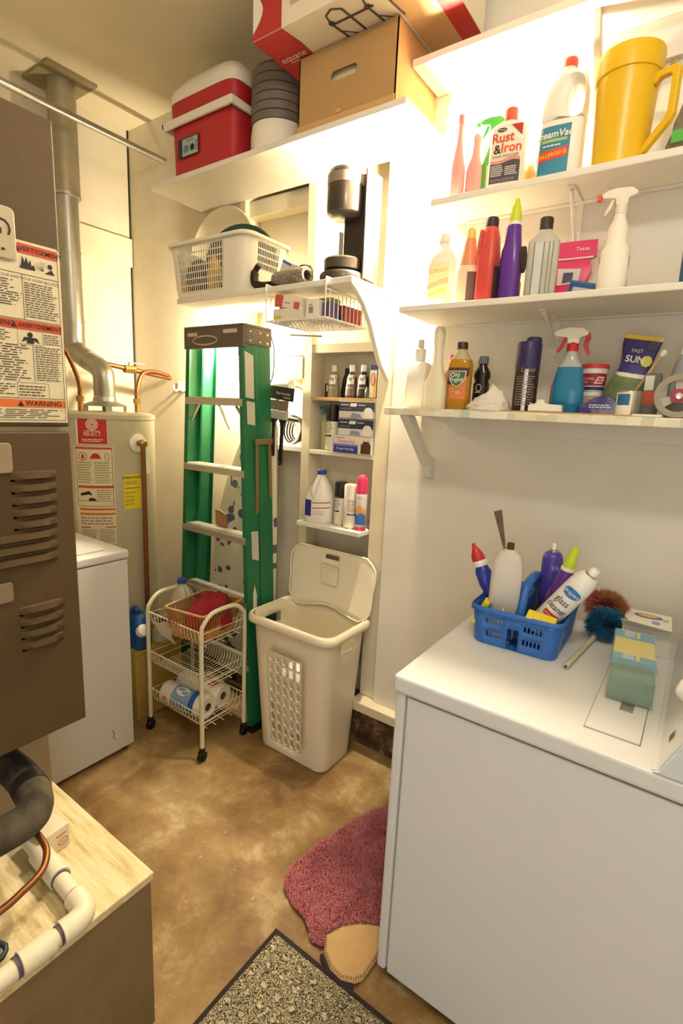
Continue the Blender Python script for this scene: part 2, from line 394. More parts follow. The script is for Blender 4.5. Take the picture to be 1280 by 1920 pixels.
# shelves in the open stud bays
def bay_shelf(label, x0, x1, y0, z0, z1, m):
    o = thing('bay_shelf', label, 'shelf', ((x0+x1)/2, (y0+1.964)/2, z0))
    P('board', B(x0, x1, y0, 1.9635, z0, z1), m, o, bevel=.002, off=-o.location); return o
bay_shelf('narrow unpainted wood shelf under the dye bottles between the studs', -1.510, -1.160, 1.872, 1.592, 1.608, M_wood)
bay_shelf('narrow cream shelf under the glove boxes between the studs', -1.510, -1.160, 1.868, 1.350, 1.370, M_trim)
bay_shelf('narrow cream shelf under the white bleach jug', -1.510, -1.160, 1.79, 1.022, 1.042, M_shelf)
bay_shelf('narrow white shelf behind the hanging paintbrushes', -1.943, -1.562, 1.868, 1.352, 1.376, M_shelf)

# long wall shelves
def shelf(label, x0, x1, y0, z0, z1, m, cleat=None, y1=YW-.001):
    o = thing('wall_shelf', label, 'shelf', ((x0+x1)/2, y1, z0))
    P('board', B(x0, x1, y0, y1, z0, z1), m, o, bevel=.003, off=-o.location)
    if cleat: P('cleat', B(x0+cleat[0], x1, y1-.02, y1, z0-cleat[1], z0), M_shelf, o, bevel=.002, off=-o.location)
    return o
sh_big = shelf('long high cream shelf holding the red cooler', -2.25, -.925, 1.565, 2.500, 2.522, M_shelf, y1=1.866)
sh_low = shelf('cream shelf under the white laundry basket and coffee maker', -2.07, -1.10, 1.565, 1.995, 2.017, M_shelf, y1=1.866)
sh1 = shelf('topmost empty-looking white shelf above the yellow pitcher', -.965, XR-.01, 1.66, 2.655, 2.678, M_shelf, (.12, .105))
sh2 = shelf('white shelf holding the yellow pitcher', -.86, XR-.01, 1.65, 2.222, 2.243, M_shelf, (.05, .006))
sh3 = shelf('white shelf holding the purple lime-capped bottle', -.895, XR-.01, 1.55, 1.877, 1.896, M_shelf, (.08, .006))
sh4 = shelf('lowest white shelf edged in patterned contact paper', -.935, XR-.01, 1.56, 1.546, 1.571, M_contact, (.12, .05))
# brackets belong to their shelves
def bracket(par, mb, m, **k): return P('bracket', mb, m, par, off=-par.location, **k)
bracket(sh1, MB().prism([(1.70, 2.655), (1.728, 2.655), (1.849, 2.49), (1.849, 2.44)], -.432, -.412, 'x'), M_trim, bevel=.003)
bracket(sh2, MB().box(-.445, -.427, 1.70, 1.849, 2.2175, 2.2219).box(-.445, -.427, 1.844, 1.849, 2.05, 2.22).tube([(-.436, 1.72, 2.216), (-.436, 1.76, 2.16), (-.436, 1.842, 2.09)], .006, 8), M_shelf)
bracket(sh3, MB().box(-.475, -.455, 1.66, 1.849, 1.8725, 1.8769).box(-.475, -.455, 1.844, 1.849, 1.76, 1.875).tube([(-.465, 1.68, 1.87), (-.465, 1.75, 1.845), (-.465, 1.842, 1.79)], .006, 8), M_shelf)
bracket(sh4, MB().prism([(1.60, 1.546), (1.66, 1.546), (1.80, 1.40), (1.849, 1.385), (1.849, 1.30), (1.815, 1.315), (1.80, 1.355), (1.775, 1.375)], -.895, -.862, 'x'), M_shelf, bevel=.004)
# curved side bracket of the lower left shelf: it sweeps from the shelf front back to the stud
cur = [(1.567, 1.994), (1.605, 1.975), (1.66, 1.935), (1.71, 1.875), (1.755, 1.80), (1.80, 1.735), (1.8665, 1.675)]
inner = [(y+.0, z-.02) for y, z in cur]
P('bracket', MB().prism(cur+[(1.8665, 1.994)], -1.122, -1.101, 'x'), M_shelf, sh_low, bevel=.003, off=-sh_low.location, label='curved side bracket')
# cord loops and scraps on the blown-out wall
o = tag(P('wall_wire', MB().tube(smoothpath([(-1.069, 1.843, 2.072), (-1.03, 1.842, 2.09), (-.985, 1.842, 2.118), (-.975, 1.842, 2.135)]), .0018, 6), M_grey), 'thin grey wire along the bright wall between coffee maker and shelves', 'wire')

# ------------------------------------------------------------------ the two bulbs
def bulb(label, loc, back, r=.036):
    o = thing('light_bulb', label, 'light bulb', loc, group='bare bulbs')
    b = Vector(back).normalized()
    q = b.to_track_quat('Z', 'Y').to_matrix().to_4x4()
    g = MB().lathe([(.004, -r), (r*.55, -r*.86), (r*.9, -r*.45), (r, 0), (r*.92, r*.42), (r*.66, r*.85), (.015, r*1.35), (.0135, r*1.5)], 24).tf(q)
    P('glass', g, M_bulb, o, smooth=60)
    P('screw_base', MB().lathe([(.0135, r*1.5), (.0135, r*2.1), (.009, r*2.25)], 16).tf(q), M_brass, o, smooth=40)
    P('socket', MB().lathe([(.021, r*1.75), (.027, r*1.9), (.027, r*2.5), (.045, r*2.6), (.05, r*2.9)], 24).tf(q), M_white, o, smooth=40)
    return o
m = bpy.data.materials.new('m_bulb'); m.use_nodes = True; M_bulb = m
pb = m.node_tree.nodes['Principled BSDF']; pb.inputs['Base Color'].default_value = (1, 1, 1, 1)
pb.inputs['Emission Color'].default_value = (*WARM, 1); pb.inputs['Emission Strength'].default_value = BULB
M_fill_globe = m.copy(); M_fill_globe.name = 'm_globe'; pb = M_fill_globe.node_tree.nodes['Principled BSDF']; pb.inputs['Emission Color'].default_value = (1.0, .94, .84, 1); pb.inputs['Emission Strength'].default_value = 125.0
cl = thing('added_fill_lamp', 'added round fill lamp on the ceiling, out of view above the camera', 'lamp', (.05, .10, CEIL))  # added out of view to brighten the dryer top and the wall below the shelves
P('canopy', MB().lathe([(.075, -.03), (.085, -.012), (.085, -.001)], 32), M_white, cl, smooth=40)
P('globe', MB().lathe([(.004, -.155), (.05, -.148), (.085, -.12), (.097, -.085), (.088, -.05), (.07, -.031)], 32), M_fill_globe, cl, smooth=60)
bulb('glowing bare bulb on the wall left of the pitcher shelf', (-.965, 1.745, 2.37), (0, 1, 0))
bulb('glowing bare bulb behind the green stepladder under the shelf', (-1.992, 1.793, 1.83), (0, 1, 0), .027)

# ------------------------------------------------------------------ dryer
dr = thing('clothes_dryer', 'white clothes dryer with the blue cleaning caddy on top', 'dryer', (-.18, 1.38, 0))
L = -dr.location
P('cabinet', B(-.515, .165, 1.052, 1.735, .03, .868), M_appl, dr, bevel=.006, off=L)
P('front_panel', B(-.542, -.5155, 1.045, 1.742, .03, .872), M_appl, dr, bevel=.006, off=L)
P('side_panel', B(-.508, .165, 1.0435, 1.052, .034, .868), M_appl, dr, bevel=.003, off=L)
P('top', B(-.548, .17, 1.036, 1.745, .874, .92), M_appl, dr, bevel=.009, seg=3, off=L)
for x in (-.50, .12):
    for y in (1.09, 1.69): P('foot', MB().lathe([(.018, 0), (.018, .02), (.01, .03)], 14, x, y), M_dark, dr, off=L)
P('lint_lid_gap', B(-.127, -.021, 1.106, 1.52, .9195, .9206), M_grey, dr, off=L)
lid = P('lint_lid', MB().box(-.125, -.023, 1.108, 1.225, .9206, .9235).box(-.125, -.075, 1.225, 1.30, .9206, .9235).box(-.048, -.023, 1.225, 1.30, .9206, .9235).box(-.125, -.023, 1.30, 1.518, .9206, .9235), M_appl, dr, off=L)
# console: wedge with a sloping face, knobs and marks
cs = [(0, .92), (.012, .925), (.085, 1.10), (.105, 1.118), (.15, 1.118), (.165, 1.10), (.165, .92)]
con = P('console', MB().prism(cs, 1.042, 1.74, 'y'), M_appl, dr, bevel=.008, seg=3, off=L)
P('console_end_cap', MB().prism([(x*.96+.004, .92+(z-.92)*.97) for x, z in cs], 1.034, 1.0425, 'y'), mat('#cfd6da', .35), dr, bevel=.004, off=L)
cdir = Vector((.073, 0, .175)).normalized(); cn = Vector((-cdir.z, 0, cdir.x))
cf = flat(Vector((.012, 1.05, .925)), (0, -1, 0), cdir); fr = lambda u, v, e=0: cf(-u, v, e)+L    # u along +y
def knob(y, v, r):
    c = fr(y-1.05, v); q = cn.to_track_quat('Z', 'Y').to_matrix().to_4x4()
    P('knob', MB().lathe([(r, 0), (r, .012), (r*.86, .03), (r*.55, .036), (.002, .037)], 24).tf(Matrix.Translation(c) @ q), M_white, dr, smooth=50)
knob(1.165, .118, .026); knob(1.47, .125, .030)
P('dial_mark', MB().tube([fr(.115+.042*math.cos(t/10), .118+.042*math.sin(t/10), .001) for t in range(22, 42)], .002, 6), M_grey, dr)
for i in range(4): P('emblem_bar', MB().add([fr(.052+i*.0065-.002, .030, .0012), fr(.052+i*.0065+.0025, .030, .0012), fr(.052+i*.0065+.0025, .046+(i % 2)*.004, .0012), fr(.052+i*.0065-.002, .046+(i % 2)*.004, .0012)], [(0, 1, 2, 3)]), M_dark, dr)
bars(dr, lambda u, v, e=0: fr(v, u, e), .055, .095, .088, .094, 1, M_grey)

# ------------------------------------------------------------------ washer
wa = thing('washing_machine', 'white top-load washing machine beside the brown furnace', 'washer', (-2.27, .93, 0)); L = -wa.location
P('cabinet', B(-2.60, -1.935, .655, 1.195, .02, .893), M_appl, wa, bevel=.006, off=L)
P('top', B(-2.605, -1.928, .65, 1.20, .897, .935), M_appl, wa, bevel=.010, seg=3, off=L)
P('lid', MB().prism(rr2(.44, .40, .03, 4, -2.20, .93), .9352, .944, 'z'), M_appl, wa, bevel=.003, off=L)
P('lid_recess', B(-2.06, -1.975, .78, 1.0, .9355, .9465), mat('#cfc9bc', .4), wa, bevel=.003, off=L)
P('scuff_mark', MB().tube(smoothpath([(-1.9347, 1.09, .135), (-1.9347, 1.10, .115), (-1.9347, 1.095, .10), (-1.9347, 1.105, .085)]), .0022, 6), M_grey, wa, off=L)
for x in (-2.57, -1.97):
    for y in (.69, 1.16): P('foot', MB().lathe([(.02, 0), (.02, .021)], 12, x, y), M_dark, wa, off=L)

# ------------------------------------------------------------------ platform and furnace
pf = thing('furnace_platform', 'low plywood-topped platform under the brown furnace', 'platform', (-1.45, .2, 0)); L = -pf.location
M_side = mat('#7d6849', .8, var=.35, vs=4, col2='#5e4628', bump=.05)
P('side_panel', B(-.945, -.930, -.30, .604, 0, .428), M_side, pf, bevel=.002, off=L)
P('end_panel', B(-1.90, -.945, .588, .604, 0, .428), M_side, pf, off=L)
P('frame', B(-1.90, -.946, -.30, .587, 0, .428), M_side, pf, off=L)
P('plywood_top', B(-1.92, -.926, -.32, .610, .4285, .450), M_ply, pf, bevel=.003, off=L)
fu = thing('furnace', 'brown metal furnace cabinet with louvers and warning label', 'furnace', (-1.53, .2, .45)); L = -fu.location
M_brown = mat('#4c3a20', .6, var=.12, vs=30, bump=.04, bs=300, col2='#3c2c16'); M_base = mat('#85755c', .55, var=.2, vs=8)
P('base_cabinet', B(-1.88, -1.38, -.12, .594, .452, .764), M_base, fu, bevel=.003, off=L)
P('cabinet', B(-1.88, -1.19, -.12, .594, .766, 2.098), M_brown, fu, bevel=.003, off=L)
P('door_edge', B(-1.189, -1.184, -.12, .597, .770, 2.098), mat('#b8ad92', .4, .6), fu, off=L)
P('upper_door', B(-1.183, -1.168, -.12, .592, 1.488, 2.096), M_brown, fu, bevel=.004, off=L)
P('lower_door', B(-1.183, -1.166, -.12, .592, .768, 1.478), M_brown, fu, bevel=.004, off=L)
def louver(y0, y1, z):
    pts = []
    ys = [y0, y0+.012, y0+.024, y1-.024, y1-.012, y1]; d = [0, .006, .009, .009, .006, 0]
    mb = MB(); R = []
    for y, k in zip(ys, d): R.append([(-1.1658, y, z+.010), (-1.1658+k, y, z+.0085), (-1.1658+k*1.3, y, z-.005), (-1.1658, y, z-.011)])
    P('louver', mb.rings(R), M_brown, fu, smooth=40, off=L)
for i in range(8): louver(.455-(.01*i if i > 4 else 0)+.008, .556-.001*i, 1.385-i*.0262)
for i in range(4): louver(.460, .556-.002*i, 1.088-i*.0275)
plate = P('latch_plate', MB().prism(rr2(.06, .062, .008, 3, .437, 1.425), -1.1655, -1.158, 'x'), mat('#8d7d66', .45), fu, bevel=.002, off=L)
P('latch_plate', MB().prism(rr2(.06, .044, .006, 3, .420, 1.14), -1.1655, -1.160, 'x'), mat('#7b6b55', .5), fu, bevel=.002, off=L)
# name plate and warning label: u runs along +y, v up
ff = lambda u, v, e=0: Vector((-1.1675+e, u, v))+L
P('name_plate', MB().prism(rr2(.20, .095, .010, 3, .405, 1.858), -1.1675, -1.1605, 'x'), mat('#b3a78c', .4), fu, bevel=.002, off=L)
gf = lambda u, v, e=0: Vector((-1.1603+e, u, v))+L
txt(fu, 'G', gf, .478, 1.868, .046, M_ink, e=.0004, rot=-90); bars(fu, gf, .42, .50, 1.822, 1.832, 1, M_ink)
M_lab = mat('#cfc4a4', .6); M_labred = mat('#b6472c', .6); M_labor = mat('#c9662f', .6)
LX0, LX1 = .30, .590
poly(fu, 'warning_label', ff, [(LX0, 1.497), (LX1-.002, 1.497), (LX1, 1.845), (LX1-.006, 1.853), (LX0, 1.853)], M_lab, .0007)
def band(z0, z1, m=M_labred): poly(fu, 'label_band', ff, [(LX0, z0), (LX1-.005, z0), (LX1-.005, z1), (LX0, z1)], m, .0011)
band(1.829, 1.848); band(1.683, 1.701); band(1.528, 1.544, M_labor)
tri = lambda u, v, s: poly(fu, 'warning_triangle', ff, [(u-s, v-s*.8), (u+s, v-s*.8), (u, v+s)], M_ink, .0014)
txt(fu, 'AVERTISSEMENT', ff, .548, 1.838, .0125, M_ink, e=.0016, bold=.015); tri(.507, 1.837, .006)
txt(fu, 'WARNING', ff, .461, 1.692, .0135, M_ink, e=.0016, bold=.015); tri(.492, 1.691, .006)
txt(fu, 'AVERTISSEMENT', ff, .542, 1.692, .0118, M_ink, e=.0016, bold=.015)
txt(fu, 'WARNING', ff, .540, 1.536, .0150, M_ink, e=.0016, bold=.015); tri(.494, 1.535, .006)
def rule(u0, v0, u1, v1, w=.0011):
    d = Vector((u1-u0, v1-v0)).normalized()*w/2; n = (-d.y, d.x)
    poly(fu, 'label_rule', ff, [(u0-n[0], v0-n[1]), (u1-n[0], v1-n[1]), (u1+n[0], v1+n[1]), (u0+n[0], v0+n[1])], M_ink, .0012)
for a in ((LX0, 1.790, .584, 1.790), (LX0, 1.703, .585, 1.703), (.584, 1.703, .584, 1.848), (.513, 1.703, .513, 1.790), (LX0, 1.547, .584, 1.547), (.584, 1.547, .584, 1.70), (LX0, 1.502, .584, 1.502), (.584, 1.502, .584, 1.545),
          (.525, 1.580, .525, 1.655), (.497, 1.655, .546, 1.655, .0007), (.497, 1.655, .497, 1.683, .0007), (.546, 1.655, .546, 1.683, .0007), (.490, 1.548, .490, 1.578, .0007), (.490, 1.578, .552, 1.578, .0007), (.552, 1.578, .552, 1.548, .0007)): rule(*a)
poly(fu, 'flame_symbol', ff, [(.510, 1.801), (.540, 1.801), (.537, 1.812), (.533, 1.808), (.531, 1.820), (.527, 1.812), (.523, 1.824), (.520, 1.813), (.516, 1.826), (.514, 1.812)], M_ink, .0013)
poly(fu, 'figure_symbol', ff, [(.558, 1.800), (.578, 1.800), (.572, 1.810), (.566, 1.806)], M_ink, .0013)
poly(fu, 'figure_symbol', ff, ell(.569, 1.815, .005, .005, 10), M_ink, .0013)
for k in range(7): rule(.555, 1.804, .555+.018*math.cos(math.radians(75+k*16)), 1.804+.018*math.sin(math.radians(75+k*16)), .0006)
poly(fu, 'figure_symbol', ff, [(.504, 1.658), (.514, 1.664), (.514, 1.657), (.528, 1.657), (.528, 1.664), (.539, 1.658), (.534, 1.669), (.509, 1.669)], M_ink, .0013); poly(fu, 'figure_symbol', ff, ell(.521, 1.674, .0055, .0055, 10), M_ink, .0014)
M_fp = mat('#4a4032', .7)
txt(fu, 'POUR VOTRE SÉCURITÉ', ff, .548, 1.782, .0068, M_fp, e=.0013); txt(fu, 'FOR YOUR SAFETY', ff, .485, 1.782, .0068, M_fp, e=.0013)
for a in ((.516, .582, 1.708, 1.777, 15), (.38, .511, 1.726, 1.777, 11), (.529, .582, 1.583, 1.654, 15), (.548, .582, 1.658, 1.680, 5), (.38, .523, 1.580, 1.654, 15), (.38, .495, 1.658, 1.680, 5), (.493, .548, 1.550, 1.574, 4), (.38, .487, 1.552, 1.576, 5), (.38, .582, 1.505, 1.525, 5)): bars(fu, ff, *a[:4], a[4], M_fp, e=.0013, th=.42)

# pipes at the furnace base
M_insul = mat('#2b2620', .9, var=.5, vs=10, col2='#6a5e48', bump=.15, bs=60)
pth = smoothpath([(-1.378, .452, .650), (-1.32, .460, .645), (-1.24, .466, .638), (-1.16, .458, .630), (-1.115, .430, .625), (-1.11, .38, .622), (-1.12, .30, .618), (-1.135, .10, .61), (-1.135, -.1, .61)])
o = thing('insulated_pipe', 'thick black foam-insulated pipe curving out of the furnace base', 'pipe', (-1.383, .452, .58))
P('foam_sleeve', MB().tube(pth, .038, 16), M_insul, o, smooth=60, off=-o.location)
P('seam_tape', MB().tube(pth[14:17], .0395, 16), M_dark, o, smooth=60, off=-o.location)
o = thing('pvc_drain_pipe', 'cream PVC drain pipe with purple primer rings on the plywood', 'pipe', (-.93, .44, .45)); L = -o.location
M_pvc = mat('#e2d8bd', .4, var=.15, vs=20); M_primer = mat('#574457', .6); Z_ = .475
P('pipe', MB().tube([(-1.24, .462, Z_), (-.955, .452, Z_)], .0185, 18), M_pvc, o, smooth=50, off=L)
P('pipe', MB().tube([(-.927, .42, Z_), (-.933, .05, Z_)], .0185, 18), M_pvc, o, smooth=50, off=L)
P('elbow', MB().tube(smoothpath([(-.985, .4535, Z_), (-.955, .4515, Z_), (-.935, .444, Z_), (-.9275, .425, Z_), (-.928, .395, Z_)], 5), .024, 18), M_pvc, o, smooth=50, off=L)
P('coupling', MB().cyl((-1.16, .459, Z_), (-1.055, .4555, Z_), .0245, 18), M_pvc, o, smooth=50, off=L)
P('coupling', MB().cyl((-.9285, .378, Z_), (-.9295, .318, Z_), .0245, 18), M_pvc, o, smooth=50, off=L)
for a, b in (((-1.0545, .4555, Z_), (-1.050, .4553, Z_)), ((-.990, .4537, Z_), (-.985, .4535, Z_)), ((-.928, .394, Z_), (-.928, .388, Z_)), ((-.9296, .317, Z_), (-.9297, .309, Z_))):
    P('primer_ring', MB().cyl(a, b, .0205, 18), M_primer, o, smooth=40, off=L)
P('green_wrap', MB().tube([(-.931, .275, Z_), (-.9315, .25, Z_+.002), (-.932, .22, Z_), (-.932, .18, Z_)], [.019, .0238, .0235, .024], 14), mat('#4f9a86', .8, var=.5, vs=25, col2='#a9c9b5', bump=.3), o, smooth=60, off=L)
tag(P('copper_tube', MB().tube(smoothpath([(-1.16, .445, .56), (-1.10, .44, .567), (-1.055, .432, .566), (-1.02, .405, .560), (-1.005, .36, .556), (-1.0, .30, .55), (-1.01, .1, .54)]), .0075, 10), M_copper, None, smooth=60), 'thin bare copper tube looping beside the insulated pipe', 'tube')
o = thing('small_carton', 'small white carton with red round mark behind the insulated pipe', 'box', (-1.20, .495, .45), rz=.12)
P('carton', B(-.045, .045, -.03, .03, .001, .062), mat('#d9cfb4', .8), o, bevel=.002)
sf = flat((.0452, 0, .03), (0, 1, 0), (0, 0, 1)); ringpoly(o, 'ring_mark', sf, .012, -.006, .013, .010, .0015, M_inkred); txt(o, 'UL', sf, .012, -.006, .010, M_inkred); bars(o, sf, -.004, .028, .010, .017, 1, M_inkred)
o = thing('blue_valve_handle', 'blue valve handle lying on the platform at the left edge', 'handle', (-1.018, .285, .45))
P('handle_body', MB().prism(rr2(.05, .06, .015, 4), .002, .045, 'z'), mat('#6d88a8', .5), o, bevel=.006)
P('grip_loop', MB().tube([(.03+.022*math.cos(t/12*2*PI), .005+.026*math.sin(t/12*2*PI), .028) for t in range(12)], .0055, 8, closed=True), mat('#1d2b28', .5), o, smooth=50)

# ------------------------------------------------------------------ water heater
wh = thing('water_heater', 'tall tan cylindrical water heater behind the washing machine', 'water heater', (-2.50, 1.45, 0)); R = .232
M_heat = mat('#b9b096', .45, var=.08, vs=3)
P('tank', MB().lathe([(R-.02, .02), (R, .03), (R, 1.472), (R-.012, 1.482)], 48), M_heat, wh, smooth=40)
P('top_cap', MB().lathe([(R+.004, 1.462), (R+.004, 1.482), (R-.02, 1.492), (.05, 1.496)], 48), M_heat, wh, smooth=40)
for a in (30, 150, 270): P('foot', B(-.02+.17*math.cos(math.radians(a)), .02+.17*math.cos(math.radians(a)), -.02+.17*math.sin(math.radians(a)), .02+.17*math.sin(math.radians(a)), 0, .022), M_dark, wh)
P('draft_hood', MB().lathe([(.105, 1.52), (.098, 1.528), (.055, 1.545), (.052, 1.565)], 28), M_galv, wh, smooth=40)
for a in (-100, -20, 60, 150): P('hood_leg', MB().box(.085, .10, -.014, .014, 1.494, 1.524).tf(Matrix.Rotation(math.radians(a), 4, 'Z')), M_galv, wh)
h1 = cylf(R, -44); h2 = cylf(R, -2); h3 = cylf(R, 8)
def wlabel(f, u0, u1, z0, z1, m, name, e=.0007): return patch(wh, name, f, u0, u1, z0, z1, m, 10, 1, e)
M_wl = mat('#d8ccab', .6); M_rl = mat('#b3292d', .55)
wlabel(h1, -.078, .062, 1.345, 1.468, M_paper, 'brand_label'); wlabel(h1, -.070, .060, 1.347, 1.466, M_rl, 'brand_label_print', .0012)
for r_ in (.026, .018, .010): ringpoly(wh, 'ring_emblem', h1, -.004, 1.437, r_, r_, .004, M_paper, .0018)
txt(wh, 'SELECT', h1, -.004, 1.393, .024, M_paper, e=.0018); bars(wh, h1, -.035, .03, 1.404, 1.411, 1, M_paper, e=.0018); bars(wh, h1, -.05, .045, 1.355, 1.372, 2, M_paper, e=.0018)
wlabel(h1, -.095, .085, .86, 1.337, M_wl, 'safety_label')
for z0, z1, u0, u1, m in ((1.322, 1.332, -.088, .078, M_labred), (1.138, 1.150, -.08, .08, M_labred), (1.030, 1.041, -.078, .082, M_labor), (1.008, 1.018, -.078, .082, M_labor), (.945, .950, -.075, -.03, M_inkred), (.945, .950, .04, .083, M_inkred)): wlabel(h1, u0, u1, z0, z1, m, 'label_band', .0012)
for u in (-.086, .076): wlabel(h1, u, u+.002, 1.05, 1.322, M_ink, 'label_rule', .0013)
for z in (1.05, 1.075): wlabel(h1, -.086, .078, z, z+.002, M_ink, 'label_rule', .0013)
ringpoly(wh, 'warning_ring', h1, -.052, 1.287, .020, .020, .003, M_inkred, .0014); poly(wh, 'can_symbol', h1, [(-.058, 1.276), (-.046, 1.276), (-.046, 1.296), (-.058, 1.296)], M_inkred, .0013)
poly(wh, 'flame_symbol', h1, [(-.02, 1.278), (.03, 1.278), (.022, 1.298), (.015, 1.290), (.008, 1.305), (.0, 1.29), (-.008, 1.30)], M_inkred, .0013)
ringpoly(wh, 'heater_symbol', h1, .055, 1.287, .010, .020, .002, M_ink, .0013)
poly(wh, 'tap_symbol', h1, [(-.07, 1.112), (-.03, 1.124), (-.018, 1.112), (-.02, 1.10), (-.028, 1.108), (-.07, 1.10)], M_ink, .0013); poly(wh, 'hand_symbol', h1, [(-.035, 1.078), (.005, 1.078), (-.01, 1.092), (-.03, 1.09)], M_ink, .0013)
M_wp = mat('#8d8268', .7)
for a in ((-.078, -.010, 1.16, 1.265, 9), (.0, .072, 1.16, 1.265, 9), (.005, .072, 1.082, 1.132, 5), (-.075, .08, .958, 1.0, 3), (-.075, 0, .87, .94, 7), (.01, .08, .87, .94, 7)): bars(wh, h1, *a[:4], a[4], M_wp, e=.0013)
wlabel(h2, -.045, .045, 1.03, 1.20, mat('#e6d22a', .55), 'energy_label'); txt(wh, 'ENERGYGUIDE', h2, .004, 1.185, .0165, M_ink, e=.0013, bold=.02)
bars(wh, h2, -.04, .04, 1.15, 1.17, 2, M_wp, e=.0013); wlabel(h2, -.04, .04, 1.132, 1.135, M_ink, 'label_rule', .0013); bars(wh, h2, -.04, .04, 1.045, 1.12, 4, mat('#b3a325', .6), e=.0013, fill=.5)
a = math.radians(6); dv = Vector((math.cos(a), math.sin(a), 0)); q = dv.to_track_quat('Z', 'Y').to_matrix().to_4x4()
P('valve_flange', MB().lathe([(.045, R-.002), (.045, R+.004), (.040, R+.008)], 24).tf(Matrix.Translation((0, 0, 1.352)) @ q), M_white, wh, smooth=40)
P('relief_valve', MB().lathe([(.014, R), (.014, R+.03), (.02, R+.032), (.02, R+.05), (.012, R+.058)], 18).tf(Matrix.Translation((0, 0, 1.352)) @ q), M_brass, wh, smooth=40)
p0 = dv*(R+.04)
P('discharge_pipe', MB().tube([p0+Vector((0, 0, 1.345)), p0+Vector((.0, 0, 1.30)), p0+Vector((0, 0, .09))], .0115, 12), M_copper, wh, smooth=50)
P('hang_tag', MB().box(R+.012, R+.0135, .02, .055, 1.20, 1.33).tf(Matrix.Rotation(math.radians(8), 4, 'Z')), M_white, wh)
for y in (-.14, .16):
    P('nipple', MB().cyl((.03, y, 1.492), (.03, y, 1.545), .013, 12), M_brass, wh, smooth=40); P('nut', MB().lathe([(.018, 1.54), (.018, 1.565)], 6, .03, y), M_brass, wh)
def flex(pts, r=.0095):
    pth = smoothpath(pts, 14); return MB().tube(pth, [r*(1+.13*(i % 2)) for i in range(len(pth))], 12)
P('flex_line', flex([(.03, -.14, 1.56), (.03, -.145, 1.64), (.02, -.19, 1.76), (.0, -.25, 1.86), (-.03, -.30, 1.98)]), M_copper, wh, smooth=30)
P('flex_line', flex([(.03, .16, 1.56), (.03, .165, 1.62), (.02, .20, 1.69), (.0, .28, 1.715), (-.02, .395, 1.70)]), M_copper, wh, smooth=30)
# copper branch with a valve near the wall, and the flue
o = thing('copper_pipe', 'copper water pipe with brass shutoff valve above the heater', 'pipe', (-2.53, 1.62, 1.70)); 
P('pipe', MB().cyl((0, -.14, .03), (0, .243, -.012), .012, 12), M_copper, o, smooth=40)
P('valve_body', MB().lathe([(.02, -.03), (.02, .03)], 8).tf(Matrix.Translation((0, -.01, .015)) @ Matrix.Rotation(PI/2, 4, 'X')), M_brass, o)
P('valve_lever', MB().box(.0, .012, -.01, .075, .045, .05).cyl((0, -.01, .02), (0, -.01, .048), .006, 8), M_grey, o)
fl = thing('flue_pipe', 'galvanized metal flue pipe rising from heater to ceiling', 'flue pipe', (-2.50, 1.45, 1.566))
P('lower_elbow', MB().tube(smoothpath([(0, 0, 0), (0, 0, .09), (-.015, 0, .125), (-.05, -.003, .15), (-.11, -.008, .175)], 5), .05, 22), M_galv, fl, smooth=50)
P('upper_elbow', MB().tube(smoothpath([(-.10, -.008, .172), (-.17, -.012, .20), (-.215, -.015, .225), (-.235, -.015, .265), (-.235, -.015, .36)], 5), .0515, 22), M_galv, fl, smooth=50)
P('flue_section', MB().tube([(-.235, -.015, .34), (-.235, -.015, 1.02)], .0505, 24), M_galv, fl, smooth=50)
P('flue_section', MB().tube([(-.235, -.015, .95), (-.235, -.015, CEIL-1.566-.001)], .062, 24), mat('#a39a80', .5, .5, var=.4, vs=8), fl, smooth=50)
for z, r in ((.37, .0535), (.70, .0525), (.955, .0645)): P('joint_ring', MB().lathe([(r, z-.006), (r, z+.006)], 24, -.235, -.015), M_galv, fl, smooth=40)
P('joint_ring', MB().tube([(0, 0, .035), (0, 0, .045)], .053, 22), M_galv, fl, smooth=40)
struct('trim_4', B(-2.86, -2.62, 1.32, 1.55, CEIL-.012, CEIL), mat('#8f8262', .8))
tag(P('conduit_rod', MB().cyl((-2.556, .45, 2.80), (-2.556, 1.871, 2.80), .0155, 16), M_galv, None, smooth=50), 'long galvanized rod running under the ceiling in front of the flue', 'rod')
# ------------------------------------------------------------------ stepladder
la = thing('stepladder', 'green folded stepladder with aluminium steps leaning by the cart', 'ladder', (-1.87, 1.68, 0)); L = -la.location
M_green = mat('#1d6c46', .42, var=.15, vs=14); M_alu = mat('#c9c3b4', .35, .75, var=.15, vs=12); M_cap = mat('#5d5146', .5)
xl = lambda z: -2.145+.093*z/1.8; xr = lambda z: -1.598-.080*z/1.8
def rail(name, xf, side, y0, y1, z0, z1, fl=.026):
    R_ = []
    for z in (z0, z1):
        x = xf(z); s = side; t = .004
        R_.append([(x, y0, z), (x-s*fl, y0, z), (x-s*fl, y0+t, z), (x-s*t, y0+t, z), (x-s*t, y1-t, z), (x-s*fl, y1-t, z), (x-s*fl, y1, z), (x, y1, z)])
    return P(name, MB().rings(R_), M_green, la, bevel=.0012, off=L)
rail('front_rail', xl, -1, 1.60, 1.680, .02, 1.85); rail('front_rail', xr, 1, 1.60, 1.680, .02, 1.85)
rail('rear_rail', xl, -1, 1.688, 1.772, .03, 1.84, .02); rail('rear_rail', xr, 1, 1.688, 1.772, .03, 1.84, .02)
for xf in (xl, xr):
    P('foot', B(xf(0)-.016, xf(0)+.016, 1.596, 1.69, 0, .03), M_black, la, bevel=.003, off=L)
